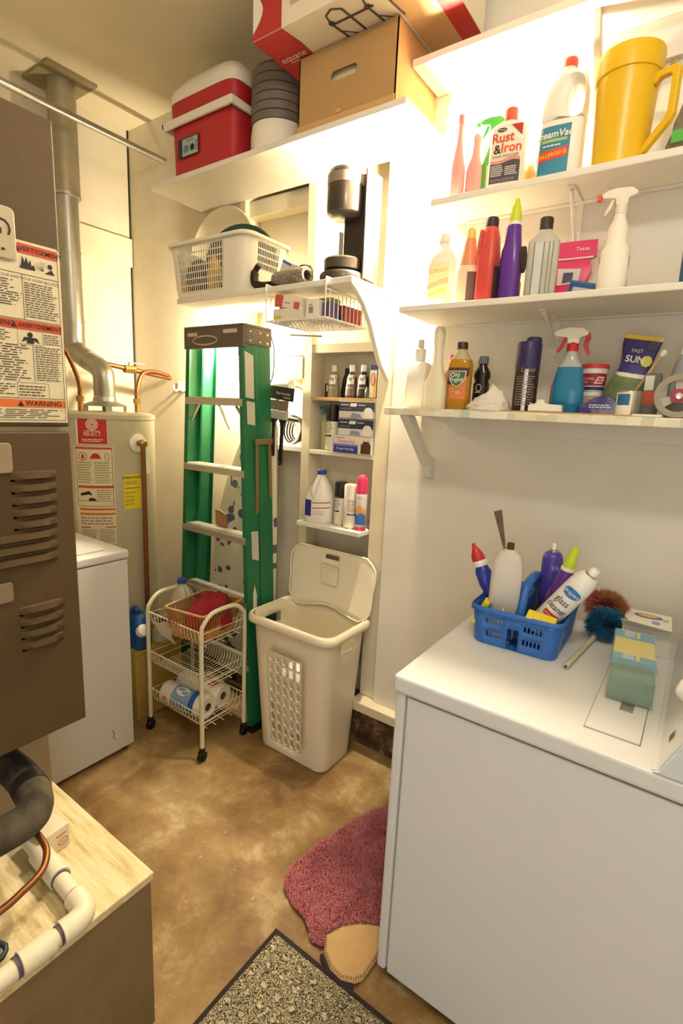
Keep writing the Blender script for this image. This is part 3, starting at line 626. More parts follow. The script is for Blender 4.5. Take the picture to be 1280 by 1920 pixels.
for k, z in enumerate((1.585, 1.272, .965, .655, .345)):
    st = P('step', MB().prism([(1.598, z-.006), (1.602, z), (1.676, z), (1.68, z-.004), (1.68, z-.02), (1.606, z-.006), (1.606, z-.034), (1.598, z-.034)], xl(z)+.0055, xr(z)-.0055, 'x'), M_alu, la, off=L)
    P('tread_groove', MB().box(xl(z)+.02, xr(z)-.02, 1.62, 1.623, z-.0005, z+.0012).box(xl(z)+.02, xr(z)-.02, 1.64, 1.643, z-.0005, z+.0012), M_grey, st, off=L)
for s, xf in ((1, xl), (-1, xr)):
    P('step_brace', MB().tube([(xf(1.5)+s*.012, 1.63, 1.475), (xf(1.5)+s*.075, 1.625, 1.55)], .007, 6), M_alu, la, off=L)
P('step_brace', MB().tube([(-1.93, 1.76, 1.44), (-1.87, 1.64, 1.552)], .007, 6), M_alu, la, off=L)
cap = P('top_cap', MB().box(-2.062, -1.672, 1.597, 1.615, 1.800, 1.886).box(-2.062, -1.672, 1.597, 1.775, 1.886, 1.898).box(-2.062, -2.056, 1.615, 1.775, 1.815, 1.886).box(-1.678, -1.672, 1.615, 1.775, 1.815, 1.886).box(-2.062, -1.672, 1.769, 1.775, 1.84, 1.886), M_cap, la, bevel=.003, off=L)
cf_ = flat(Vector((0, 1.597, 0))+L, (1, 0, 0), (0, 0, 1))
poly(la, 'cap_slot', cf_, rr2(.07, .016, .007, 3, -2.00, 1.862), M_alu, .0007); poly(la, 'cap_slot', cf_, rr2(.09, .016, .007, 3, -1.75, 1.868), M_alu, .0007)
ringpoly(la, 'cap_emblem', cf_, -1.915, 1.835, .085, .022, .006, M_alu, .0009)
for y in (1.64, 1.70, 1.745):
    for z in (1.83, 1.868): P('rivet', MB().lathe([(.006, 0), (.004, .003), (.001, .0035)], 10).tf(Matrix.Translation((-1.672, y, z)) @ Matrix.Rotation(PI/2, 4, 'Y')), M_chrome, la, off=L)
rf = lambda u, v, e=0: Vector((xr(v)+e, u, v))+L
M_stk = mat('#c5c2b2', .5)
for pts in ([(1.612, 1.59), (1.664, 1.585), (1.664, 1.77), (1.612, 1.785)], [(1.620, 1.475), (1.668, 1.47), (1.668, 1.57), (1.618, 1.575)], [(1.632, .86), (1.676, .845), (1.674, .985), (1.630, .99)]): poly(la, 'sticker', rf, pts, M_stk, .0009)
poly(la, 'sticker', rf, [(1.632, .60), (1.655, .60), (1.658, .68), (1.645, .735), (1.634, .69)], mat('#dcd9cc', .5), .0009)
M_brz = mat('#8f7a4e', .45, .5)
P('spreader', MB().prism([(1.655, 1.395), (1.672, 1.395), (1.682, 1.075), (1.676, 1.065), (1.664, 1.065), (1.66, 1.075)], xr(1.2)+.004, xr(1.2)+.007, 'x'), M_brz, la, off=L)
P('spreader', MB().prism([(1.735, 1.395), (1.752, 1.395), (1.764, 1.135), (1.748, 1.135)], xr(1.2)+.004, xr(1.2)+.007, 'x'), M_brz, la, off=L)
P('spreader_hinge', B(xr(1.2)+.003, xr(1.2)+.009, 1.652, 1.762, 1.385, 1.41), M_brz, la, bevel=.002, off=L)
tag(P('cardboard_scrap', MB().prism([(-1.93, .972), (-1.855, .955), (-1.85, .985), (-1.858, 1.03), (-1.90, 1.045), (-1.935, 1.045)], 1.672, 1.678), mat('#8a6a46', .8)), 'brown cardboard scrap standing on the ladder step', 'cardboard')

# ironing board behind the ladder
ib = thing('ironing_board', 'ironing board with blue flowered cover behind the ladder', 'ironing board', (-1.88, 1.81, 0)); L = -ib.location
ol = [(-2.10, .12), (-2.105, .6), (-2.085, .85), (-2.05, 1.02), (-2.0, 1.17), (-1.93, 1.32), (-1.86, 1.45), (-1.79, 1.545), (-1.74, 1.585), (-1.70, 1.57), (-1.675, 1.48), (-1.665, 1.3), (-1.655, 1.0), (-1.65, .5), (-1.655, .12)]
P('padded_cover', MB().prism([(x, z) for x, z in ol], 1.795, 1.822), M_flower, ib, bevel=.008, seg=3, off=L)
P('metal_deck', MB().prism([(x*.98-.0376, z*.98+.01) for x, z in ol], 1.823, 1.832), M_grey, ib, off=L)
for x in (-2.02, -1.75): P('leg', MB().tube([(x, 1.85, 0.012), (x+.02, 1.846, 1.1)], .011, 10), M_grey, ib, smooth=50, off=L)
P('foot_bar', MB().tube([(-2.05, 1.85, .012), (-1.72, 1.85, .012)], .012, 10), M_grey, ib, smooth=50, off=L)

# ------------------------------------------------------------------ hamper
hm = thing('laundry_hamper', 'tall cream plastic laundry hamper with open lid', 'hamper', (-1.335, 1.69, 0))
NF, NS, NC = 8, 5, 4
lv = [(.004+.646*i/13, .375+.065*i/13, .222+.075*i/13, .045+.01*i/13) for i in range(14)]
# openings: five columns of upright slots on the left of the front, and a hand hole on each side
def hole_h(i, j):
    if 1 <= j <= 5 and 1 <= i <= 9: return 'hole'
    if i == 11 and (NF+NC+1 <= j <= NF+NC+3 or 2*NF+NS+3*NC+1 <= j <= 2*NF+NS+3*NC+3): return 'skip'
body = P('body', shell(lv, NF, NS, NC, hole_h, .56, .76), mat('#e6dcc2', .4), hm, smooth=50, solid=.003)
rim = [(x, y, .650) for x, y in rrect(.448, .306, .055, 12, 6, 5)]
P('rim', MB().rings([[(x*s, y*s2, z) for x, y, _ in rim] for s, s2, z in ((1.0, 1.0, .648), (1.055, 1.08, .650), (1.075, 1.105, .640), (1.075, 1.105, .622), (1.055, 1.075, .616))], False, False), mat('#e9dfc6', .38), hm, smooth=60, solid=.003)
for s in (-1, 1): P('side_handle_rim', MB().tube([(s*.2165, -.03, .56), (s*.2175, -.025, .548), (s*.2175, .025, .548), (s*.2165, .03, .56)], .003, 6), mat('#e9dfc6', .38), hm, smooth=50)
# lid: dished panel leaning back on the wall, wavy hinge edge
def lid_pt(u, v, dz=0):
    w = .245+.0*v; top = .275
    y = .128+.030*v/ .275; bow = -.018*(1-(u/.25)**2)*(1-abs(v/.275-.5)*1.4)
    return (u, y-bow*.6+dz, .645+v)
N1, N2 = 24, 12; vs = []; fs = []
for a in range(N1+1):
    s = -1+2*a/N1
    for b in range(N2+1):
        t = b/N2; k = min(t, 1-t)*2; hw = .236-.055*max(0, 1-k*2.2)**2.2
        if t > .5: hw += .006
        u = s*hw; v0 = .016*math.cos(s*PI)+.0; v = v0*(1-t)+t*.272
        vs.append(lid_pt(u, v))
for a in range(N1):
    for b in range(N2):
        if 10 <= a <= 13 and b == 10: continue
        k = a*(N2+1)+b; fs.append((k, k+N2+1, k+N2+2, k+1))
lidp = P('lid', MB().add(vs, fs), mat('#e9dfc6', .36), hm, smooth=60, solid=.0035)
edge = [vs[a*(N2+1)+N2] for a in range(N1+1)][::-1] + [vs[b] for b in range(N2+1)][::-1][1:] + [vs[a*(N2+1)] for a in range(1, N1+1)] + [vs[N1*(N2+1)+b] for b in range(1, N2)]
P('lid_edge', MB().tube(edge, .0048, 6, closed=True), mat('#ece2ca', .36), lidp, smooth=60)
P('lid_latch', MB().box(-.05, .05, .128, .139, .845, .850).box(-.048, .048, .134, .139, .76, .845), mat('#e6dcc2', .4), lidp, bevel=.003)
# a few pieces of white laundry seen through the slots
for i, (x, y, z, sx, sy, sz, c) in enumerate(((-.06, -.01, .16, .10, .075, .11, '#e9e4d8'), (.085, .0, .10, .05, .07, .085, '#d8d2c4'), (-.02, .0, .345, .13, .08, .06, '#f0ece2'))):
    mb = MB(); R_ = []
    for a in range(9):
        th = PI*a/8; R_.append([(x+sx*max(math.sin(th), .05)*math.cos(2*PI*k/14)*(1+.12*math.sin(5*k+a+i)), y+sy*max(math.sin(th), .05)*math.sin(2*PI*k/14)*(1+.1*math.sin(3*k+a)), z-sz*math.cos(th)) for k in range(14)])
    cl = P('crumpled_cloth', mb.rings(R_), mat(c, .9), None, smooth=60); cl.location = hm.location
    tag(cl, ('white crumpled cloth inside the hamper seen through its slots', 'grey-white cloth at the bottom of the hamper', 'topmost white cloth inside the hamper')[i], 'laundry', 'laundry in the hamper')

# ------------------------------------------------------------------ rolling cart
ct = thing('rolling_cart', 'cream three-tier wire cart on black casters', 'cart', (-1.81, 1.45, 0)); L = -ct.location
M_cart = mat('#e3dabf', .4); X0, X1, Y0, Y1 = -1.998, -1.622, 1.325, 1.575
for x in (X0, X1):
    P('side_frame', MB().tube(smoothpath([(x, Y0, .052), (x, Y0, .3), (x, Y0, .585), (x, Y0+.012, .635), (x, Y0+.055, .672), (x, (Y0+Y1)/2, .680), (x, Y1-.055, .672), (x, Y1-.012, .635), (x, Y1, .585), (x, Y1, .3), (x, Y1, .052)], 5), .0098, 12), M_cart, ct, smooth=50, off=L)
    for y in (Y0, Y1):
        ca = P('caster', MB().lathe([(.013, .040), (.013, .058), (.008, .064)], 14, x, y), M_black, ct, smooth=40, off=L)
        P('wheel', MB().lathe([(.004, -.011), (.018, -.011), (.0225, -.007), (.0225, .007), (.018, .011), (.004, .011)], 20).tf(Matrix.Translation(Vector((x+.006, y-.006, .0228))+L) @ Matrix.Rotation(PI/2, 4, 'Y')), M_black, ca, smooth=40)
        P('fork', MB().box(x-.009, x-.006, y-.016, y+.010, .018, .046).box(x+.018, x+.021, y-.016, y+.010, .018, .046), M_black, ca, off=L)
def wire_tier(zr, zb, fine):
    w = .0019; mb = MB()
    rimp = [(X0+.004, Y0, zr), (X1-.004, Y0, zr), (X1-.004, Y1, zr-.0), (X0+.004, Y1, zr)]
    mb.tube([rimp[0], rimp[1]], .0028, 6).tube([rimp[3], rimp[2]], .0028, 6)
    for z in (zr-.008, zr-.045):
        for x in (X0+.004, X1-.004): mb.tube([(x, Y0, z), (x, Y1, z)], w, 6)
    ins = .03
    mb.tube([(X0+.004, Y0+ins, zb), (X1-.004, Y0+ins, zb)], .0024, 6).tube([(X0+.004, Y1-ins, zb), (X1-.004, Y1-ins, zb)], .0024, 6)
    n = 20 if fine else 16
    for i in range(1, n):
        x = X0+(X1-X0)*i/n
        mb.tube([(x, Y0, zr), (x, Y0+.004, zr-.035), (x, Y0+.012, zb+.014), (x, Y0+ins, zb), (x, Y1-ins, zb), (x, Y1-.012, zb+.014), (x, Y1-.004, zr-.035), (x, Y1, zr)], w, 5)
    for i in range(1, 4):
        y = Y0+ins+(Y1-Y0-2*ins)*i/4; mb.tube([(X0, y, zb-.004), (X1, y, zb-.004)], w, 5)
    return P('wire_basket', mb, M_cart, ct, off=L)
wire_tier(.600, .528, False); wire_tier(.405, .330, True); wire_tier(.215, .140, False)
tag(P('clear_sheet', MB().prism([(-1.955, .565), (-1.84, .562), (-1.80, .595), (-1.82, .53), (-1.79, .50), (-1.90, .515)], 1.3215, 1.3225), mat('#d9d3c0', .2, alpha=.55)), 'clear plastic sheet stuck to the front of the cart top tier', 'plastic sheet')

# water jug with blue cap
jr = [row(0, .046, None, 3), row(.004, .050, None, 3), row(.105, .052, None, 2.6), row(.125, .048, None, 2.4), (.16, .030, .030, 2, 0, 0), (.180, .0165, .0165, 2, 0, 0), (.192, .0165, .0165, 2, 0, 0)]
o = thing('plastic_jug', 'translucent plastic jug with blue cap on the cart', 'jug', (-1.937, 1.47, .5315))
P('body', loft(jr), mat('#ded9c8', .3, trans=.35), o, smooth=50); P('cap', MB().lathe([(.021, .186), (.0215, .188), (.0215, .203), (.017, .207), (.003, .208)], 24), mat('#2b4aa0', .4), o, smooth=40)
P('handle', MB().tube(smoothpath([(.044, 0, .09), (.052, 0, .125), (.036, 0, .16), (.02, 0, .172)]), .009, 10), mat('#ded9c8', .3, trans=.35), o, smooth=60)

# wicker basket with red cloth
wb = thing('wicker_basket', 'small tan wicker basket on the cart top', 'basket', (-1.755, 1.452, .533), rz=.16)
M_wick = mat('#a9743c', .7, var=.4, vs=30, col2='#7a4a22'); M_wick2 = mat('#c39a5c', .7, var=.3, vs=30)
def wrr(t, z, g=0):
    w, d = .190+.035*z/.135+g, .225+.04*z/.135+g; return [(x, y, z) for x, y in rrect(w, d, .02, 10, 13, 3)]
P('base', MB().prism([(x, y) for x, y, _ in wrr(0, 0)], 0, .004, 'z'), M_wick, wb)
P('rim', MB().tube(wrr(0, .135), .0058, 8, closed=True), M_wick2, wb, smooth=60)
mb = MB(); lo = wrr(0, .002); hi = wrr(0, .133)
for i in range(len(lo)): mb.tube([lo[i], hi[i]], .0032, 5)
P('stakes', mb, M_wick, wb)
mb = MB()
for k in range(7):
    z = .006+k*.0085; ring = wrr(0, z); n = len(ring); big = []
    for i in range(n):
        f = 1+(.018 if (i+k) % 2 else -.012); big.append((ring[i][0]*f, ring[i][1]*f, z))
    mb.tube(big, .0036, 5, closed=True)
P('weave_band', mb, M_wick2, wb)
# red cloth heaped in the basket
mb = MB(); R_ = []
for a in range(12):
    t = a/11; r_ = .092*math.cos(t*PI/2*.96)**.8+.006
    R_.append([(r_*1.0*math.cos(2*PI*k/26)*(1+.10*math.sin(4*2*PI*k/26+a*.5)) + .012*t, r_*1.25*math.sin(2*PI*k/26)*(1+.08*math.sin(3*2*PI*k/26+1+a*.4))+.02*t, .03+.135*math.sin(t*PI/2)+.008*math.sin(k*1.7+a)) for k in range(26)])
rc = thing('red_cloth', 'crumpled dark red cloth heaped in the wicker basket', 'cloth', (-1.745, 1.465, .538), rz=.2)
P('cloth', mb.rings(R_), mat('#8c1c28', .95, var=.2, vs=40, bump=.3, bs=260), rc, smooth=75)

# paper towel rolls on the bottom tier
pt = thing('paper_towel_pack', 'plastic-wrapped twin pack of paper towel rolls on the bottom tier', 'paper towels', (-1.81, 1.44, .142), rot=(0, 0, .13))
M_tow = mat('#e9e4d6', .55, bump=.1, bs=120)
for i, (y, z) in enumerate(((-.052, .056), (.050, .062))):
    q = Matrix.Translation((0, y, z)) @ Matrix.Rotation(PI/2, 4, 'Y')
    r_ = P('towel_roll', MB().lathe([(.019, -.128), (.050, -.130), (.055, -.124), (.055, .124), (.050, .130), (.019, .128)], 30, cap0=False, cap1=False).tf(q), M_tow, pt, smooth=40)
    P('core', MB().lathe([(.020, -.127), (.020, .127)], 20, cap0=False, cap1=False).tf(q), mat('#6b5d48', .8), r_, smooth=40)
    if i == 0:
        def wf(u, v, e=0): a = math.radians(140)-v/.055; return Vector((u, y+(.0553+e)*math.cos(a), z+(.0553+e)*math.sin(a))) 
        patch(r_, 'wrapper_panel', wf, -.055, .075, -.06, .055, mat('#7fa3c8', .4), 4, 12, .0008)
        patch(r_, 'wrapper_panel', wf, .055, .085, -.06, .06, mat('#2c55ae', .4), 2, 12, .0012)
        poly(r_, 'brand_oval', wf, [(u, v) for u, v in ell(.0, .025, .040, .022, 16)], M_paper, .0016)
        patch(r_, 'wrapper_spot', wf, -.10, -.082, -.045, -.025, mat('#d8744a', .5), 2, 3, .001)
P('red_print', B(.05, .095, .02, .06, .116, .1185), M_inkred, pt)

# yellow box with blue detergent jug between washer and cart
o = thing('yellow_box', 'yellowish wooden box on the floor behind the cart', 'box', (-2.147, 1.445, 0)); M_yb = mat('#b59a4a', .7, var=.3, vs=6, col2='#8a6f2c')
P('box', B(-.053, .055, -.13, .135, 0, .345), M_yb, o, bevel=.004); P('lid', B(-.055, .057, -.134, .138, .346, .362), M_yb, o, bevel=.003)
o = thing('detergent_jug', 'blue detergent jug with white cap on the yellow box', 'jug', (-2.150, 1.375, .363))
dj = [row(0, .055, .040, 3.5), row(.006, .060, .044, 3.5), row(.11, .060, .044, 3.2), row(.15, .045, .035, 2.6), row(.17, .022, .022, 2)]
P('body', loft(dj), mat('#1f4f93', .35), o, smooth=50); P('handle', MB().tube(smoothpath([(-.05, 0, .12), (-.055, 0, .165), (-.03, 0, .19), (.0, 0, .175)]), .012, 10), mat('#1f4f93', .35), o, smooth=60)
P('cap', MB().lathe([(.026, 0), (.029, .003), (.029, .03), (.022, .036), (.003, .037)], 24).tf(Matrix.Translation((.062, -.03, .10)) @ Matrix.Rotation(.9, 4, 'Y')), M_white, o, smooth=40)
o = thing('plastic_wrap_bundle', 'crumpled clear plastic bundle on the yellow box', 'plastic', (-2.14, 1.50, .363))
mb = MB(); R_ = []
for a in range(8):
    t = a/7; R_.append([((.058*math.cos(t*1.5)+.004)*math.cos(2*PI*k/16)*(1+.15*math.sin(3*k+a)), (.052*math.cos(t*1.5)+.004)*math.sin(2*PI*k/16)*(1+.15*math.cos(2*k+a)), .001+.08*math.sin(t*1.5)) for k in range(16)])
P('wrap', mb.rings(R_), mat('#c3c2a4', .3, var=.4, vs=20, col2='#7f8a6a'), o, smooth=40)

# ------------------------------------------------------------------ rugs
rg = thing('bath_rug', 'dusty red shaggy rug with tan appliqued corner', 'rug', (-.72, 1.25, 0)); L = -rg.location
out = [(-.73, .995), (-.785, 1.035), (-.865, 1.052), (-.912, 1.075), (-.938, 1.11), (-.945, 1.16), (-.93, 1.285), (-.895, 1.44), (-.86, 1.545), (-.835, 1.58), (-.79, 1.60), (-.70, 1.60), (-.60, 1.58), (-.555, 1.55), (-.552, 1.15), (-.60, 1.05)]
P('backing', MB().prism(out, .001, .010, 'z'), mat('#7a3038', .9), rg, bevel=.003, off=L)
def inside(x, y, pg):
    c = False; j = len(pg)-1
    for i in range(len(pg)):
        if (pg[i][1] > y) != (pg[j][1] > y) and x < (pg[j][0]-pg[i][0])*(y-pg[i][1])/(pg[j][1]-pg[i][1])+pg[i][0]: c = not c
        j = i
    return c
tan = [(-.712, 1.030), (-.69, 1.083), (-.65, 1.125), (-.60, 1.155), (-.556, 1.16), (-.553, 1.06), (-.556, 1.0), (-.572, .977), (-.605, .962), (-.645, .966), (-.685, .99)]
mb = MB(); n = 0
while n < 15000:
    x = rnd.uniform(-.95, -.55); y = rnd.uniform(.99, 1.61)
    if not inside(x, y, out) or inside(x, y, tan): continue
    n += 1; r_ = rnd.uniform(.0022, .0036); a = rnd.uniform(0, 6.28); dx, dy = rnd.uniform(-.006, .006), rnd.uniform(-.006, .006); h = rnd.uniform(.016, .023)
    mb.add([(x+r_*math.cos(a+t), y+r_*math.sin(a+t), .009) for t in (0, 2.09, 4.19)]+[(x+dx+r_*.5*math.cos(a+t), y+dy+r_*.5*math.sin(a+t), h) for t in (0, 2.09, 4.19)], [(0, 1, 4, 3), (1, 2, 5, 4), (2, 0, 3, 5), (3, 4, 5)])
o = P('pile', mb, mat('#d2888e', .95, var=.5, vs=14, col2='#a85a63'), rg, off=L); o['kind'] = 'stuff'
P('tan_patch', MB().prism(tan, .004, .021, 'z'), mat('#c8a674', .9, var=.15, vs=25, bump=.3, bs=200), rg, bevel=.006, off=L)
mb = MB(); T_ = [Vector((*p, .0225)) for p in tan]; cx = Vector((-.62, 1.06, .0225))
for i in range(len(T_)):
    a, b = T_[i], T_[(i+1) % len(T_)]; k = max(2, int((b-a).length/.007))
    for j in range(k):
        p = a.lerp(b, j/k); q = p+(cx-p).normalized()*.008; mb.tube([p, q], .0011, 4)
P('stitching', mb, mat('#5d4630', .9), rg, off=L)
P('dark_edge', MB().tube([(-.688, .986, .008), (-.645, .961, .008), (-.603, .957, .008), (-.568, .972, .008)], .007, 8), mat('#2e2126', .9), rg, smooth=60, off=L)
dm = thing('door_mat', 'black and cream patterned door mat at the bottom of the picture', 'mat', (-.54, .72, 0)); L = -dm.location
P('field', B(-.833, -.20, .46, .951, .001, .008), M_doormat, dm, off=L)
P('border', MB().box(-.846, -.833, .447, .964, .001, .0095).box(-.20, -.187, .447, .964, .001, .0095).box(-.833, -.20, .951, .964, .001, .0095).box(-.833, -.20, .447, .46, .001, .0095), mat('#2a211c', .9), dm, bevel=.002, off=L)

# ------------------------------------------------------------------ on the high shelf
Zb = 2.5225
co = thing('cooler', 'red hard cooler with white lid on the high shelf', 'cooler', (-1.917, 1.695, Zb))
cr = lambda z, k: row(z, .190+k, .112+k*.6, 7)
P('body', loft([cr(0, 0), cr(.006, .004), cr(.225, .012), cr(.23, .016), cr(.285, .018)], 44), mat('#b3262e', .45, bump=.03, bs=150), co, smooth=40)
P('lid', loft([cr(.285, .021), cr(.315, .022), row(.335, .202, .120, 6), row(.375, .170, .090, 5), row(.382, .155, .075, 5)], 44), M_wplast, co, smooth=50)
P('handle', MB().prism([(-.228, .197), (-.215, .183), (.2, .183), (.215, .197), (.215, .215), (-.228, .215)], -.142, -.128), M_wplast, co, bevel=.004)
for s in (-1, 1): P('handle_arm', MB().prism([(-.142, .183), (.0, .185), (.012, .198), (.0, .213), (-.142, .213)], s*.213-.007, s*.213+.007, 'x'), M_wplast, co, bevel=.003)
lf = flat((0, -.1225, 0), (1, 0, 0), (0, 0, 1))
patch(co, 'sticker', lf, -.135, .0, .062, .137, mat('#2a2e2c', .5), 1); patch(co, 'sticker_print', lf, -.105, -.005, .067, .132, mat('#a8b8b4', .5), 1, 1, .0012)
txt(co, 'IGLOO', lf, -.055, .122, .014, M_ink, e=.0018); poly(co, 'sticker_picture', lf, ell(-.08, .092, .018, .016, 10), mat('#5b86a0', .5), .0018); poly(co, 'sticker_picture', lf, ell(-.04, .092, .014, .014, 8), M_ink, .0018); bars(co, lf, -.02, -.006, .075, .115, 5, M_ink, e=.0018)
sk = thing('stacked_tray_dryer', 'round stack of grey trays on a white base beside the cooler', 'tray stack', (-1.581, 1.70, Zb))
P('base', MB().lathe([(.100, 0), (.112, .006), (.112, .075), (.107, .108)], 40), M_wplast, sk, smooth=40)
for k in range(6): P('tray', MB().lathe([(.104, .1085+k*.031), (.110, .111+k*.031), (.112, .136+k*.031), (.104, .139+k*.031)], 40), mat('#6b625a', .5), sk, smooth=40)
P('lid', MB().lathe([(.108, .296), (.100, .306), (.03, .312)], 40), mat('#6b625a', .5), sk, smooth=40)
cb = thing('cardboard_box', 'brown cardboard box with oval hand hole on the high shelf', 'box', (-1.172, 1.715, Zb))
bw, bd, bh = .200, .142, .232
fr_ = MB(); fz = [(-bw, 0), (bw, 0), (bw, bh), (-bw, bh)]; slot = rr2(.108, .030, .014, 4, -.005, .140)
# front wall with a real hand hole: bridge outline to slot
def holed(o_, i_, y, name):
    m_ = MB(); n = len(i_); m_.add([(x, y, z) for x, z in o_]+[(x, y, z) for x, z in i_], [])
    # i_ starts at right-top going ccw: quadrants of n/4
    q = n//4; c = [2, 3, 0, 1]
    for k in range(4):
        m_.f.append(tuple([c[k]]+[4+(k*q+t) % n for t in range(q)]))
        m_.f.append((c[k], 4+(k*q+q-1) % n, 4+(k*q+q) % n, c[(k+1) % 4]))
    return P(name, m_, M_card, cb, solid=.004)
holed(fz, slot, -bd+.002, 'front_wall')
P('inner_liner', B(-bw+.01, bw-.01, -bd+.02, -bd+.022, .01, bh-.01), mat('#d8cba8', .8), cb)
P('side_wall', B(-bw, -bw+.004, -bd, bd, 0, bh), M_card, cb); P('side_wall', B(bw-.004, bw, -bd, bd, 0, bh), M_cardL, cb)
P('back_wall', B(-bw, bw, bd-.004, bd, 0, bh), M_card, cb); P('top_panel', B(-bw, bw, -bd, bd, bh, bh+.003), M_card, cb); P('bottom', B(-bw+.004, bw-.004, -bd+.004, bd-.004, .001, .005), M_card, cb)
P('fold_lip', MB().prism([(-bd-.006, 0), (-bd-.001, 0), (-bd-.001, .022), (-bd-.006, .018)], -bw, bw, 'x'), M_cardL, cb, bevel=.001)
P('lock_tab', MB().prism(arc(-.02, .022, .014, 0, 180, 8), -bd-.005, -bd-.002), M_cardL, cb)
eq = thing('bed_rail_box', 'long red and white carton lying across the cardboard box', 'box', (-1.125, 1.615, Zb+bh+.0078)); W_ = (-.335, .335, -.185, .185)
P('carton', B(*W_, 0, .20), mat('#e8ddc8', .7), eq, bevel=.002)
uf = flat((0, 0, 0), (1, 0, 0), (0, -1, 0)); M_eq = mat('#b5322f', .6)     # underside, v towards the front
ff2 = flat((0, -.185, 0), (1, 0, 0), (0, 0, 1))
poly(eq, 'red_panel', uf, [(-.334, .184), (-.334, -.184), (-.19, -.184), (-.19, .10), (-.205, .184)], M_eq, .0007)
poly(eq, 'red_panel', ff2, [(-.334, .001), (-.205, .001), (-.205, .199), (-.334, .199)], M_eq, .0007)
poly(eq, 'white_arc', ff2, [(-.3335, .02)]+[(-.3335+.045*math.sin(t/8*PI), .02+.12*t/8) for t in range(9)], M_paper, .0011)
poly(eq, 'red_panel', uf, [(.27, .184), (.334, .184), (.334, -.184), (.27, -.184)], M_eq, .0007)
poly(eq, 'tan_panel', uf, [(.16, .184), (.268, .184), (.268, -.184), (.16, -.184)], mat('#c9a878', .7), .0006)
txt(eq, 'equate', uf, -.262, .06, .040, M_paper, e=.0013, shear=.1); bars(eq, uf, -.285, -.245, .035, .042, 1, M_paper, e=.0013)
txt(eq, 'equate', ff2, -.262, .15, .038, M_paper, e=.0013, shear=.1); bars(eq, ff2, -.285, -.245, .125, .132, 1, M_paper, e=.0013)
poly(eq, 'grey_strip', ff2, [(-.17, .05), (.0, .05), (.0, .075), (-.17, .075)], mat('#b9ab96', .7), .0009)
M_rail = mat('#4b4030', .5); rl = lambda pts, r=.0035: P('printed_rail', MB().tube([uf(u, v, .001) for u, v in pts], r, 5), M_rail, eq)
for dx in (0, .135): rl([(-.03+dx, .0), (-.055+dx, .12), (-.05+dx, .15), (-.02+dx, .165), (.01+dx, .15), (.03+dx, .03)])
rl([(-.05, .11), (.10, .11)]); rl([(-.035, .03), (.105, .03)], .002); rl([(-.04, .07), (.02, .02)], .002); rl([(.09, .07), (.15, .02)], .002)
for u in (-.052, .083): poly(eq, 'printed_clamp', uf, ell(u, .115, .012, .012, 8), M_rail, .0015)

# ------------------------------------------------------------------ on the lower left shelf
Zl = 2.0175
lb = thing('laundry_basket', 'white slotted plastic laundry basket on the shelf', 'basket', (-1.865, 1.690, Zl), rz=.02)
NF, NS, NC = 27, 17, 4
lvb = [(.001+.0*i, .44, .24, .05) if i == 0 else (.02+.026*(i-1), .445+.050*i/9, .245+.035*i/9, .05) for i in range(0, 9)]+[(.222, .497, .282, .05)]
def hole_b(i, j):
    if 1 <= i <= 7:
        if 1 <= j <= 20: return 'hole'
        if NF+NC+2 <= j <= NF+NC+14 and i >= 4: return 'hole'
    return None
P('body', shell(lvb, NF, NS, NC, hole_b, .78, .86), M_wplast, lb, smooth=50, solid=.0025)
P('rim', MB().rings([[(x*s, y*s, z) for x, y in rrect(.497, .282, .05, 6, 4, 5)] for s, z in ((1, .221), (1.03, .224), (1.055, .220), (1.055, .208))], False, False), M_wplast, lb, smooth=60, solid=.003)
def lump(name, label, cat, loc, r, c, group=None, wob=.12, sq=2.4, **k):
    o = thing(name, label, cat, loc, group=group); mb = MB(); R_ = []
    for a in range(9):
        t = a/8; s = (1-abs(2*t-1)**sq)**(1/sq); s = max(s, .15)
        R_.append([(r[0]*s*math.cos(2*PI*q/16)*(1+wob*math.sin(3*q+a*.7)), r[1]*s*math.sin(2*PI*q/16)*(1+wob*math.cos(2*q+a)), r[2]*2*t) for q in range(16)])
    P('bundle', mb.rings(R_), mat(c, .8, **k), o, smooth=70); return o
lump('dark_bundle', 'dark brown bundle in the left of the laundry basket', 'bundle', (-2.01, 1.655, Zl+.01), (.055, .06, .085), '#3d332c')
lump('yellow_bottle', 'yellow bottle inside the laundry basket', 'bottle', (-1.90, 1.64, Zl+.01), (.03, .03, .085), '#d9ae2c', wob=.0)
lump('yellow_pouch', 'yellow pouch in the left front corner of the laundry basket', 'pouch', (-2.055, 1.59, Zl+.008), (.03, .025, .04), '#d8a92e', wob=.05)
lump('lime_pouch', 'lime green and white pouch in the laundry basket', 'pouch', (-1.80, 1.645, Zl+.01), (.045, .04, .07), '#b9c86a', var=.8, vs=14, col2='#ded8c2')
gr = thing('green_round_lid', 'dark green round plastic lid rising out of the laundry basket', 'lid', (-1.85, 1.765, Zl+.015), rot=(.12, 0, 0))
q = Matrix.Translation((0, 0, .157)) @ Matrix.Rotation(PI/2, 4, 'X')
P('disc', MB().lathe([(.155, -.006), (.162, -.004), (.162, .010), (.155, .012), (.140, .006), (.02, .006)], 44).tf(q @ Matrix.Scale(.95, 4, (0, 1, 0)) @ Matrix.Scale(1.38, 4, (1, 0, 0))), mat('#23483f', .45), gr, smooth=40)
wd = thing('round_cream_tray', 'large round cream tray leaning on the wall behind the basket', 'tray', (-2.09, 1.856, Zl))
P('disc', MB().lathe([(.235, -.006), (.24, 0), (.235, .006), (.21, .002), (.02, .002)], 48).tf(Matrix.Translation((0, 0, .242)) @ Matrix.Rotation(PI/2, 4, 'X')), mat('#e2d8b8', .6), wd, smooth=40)
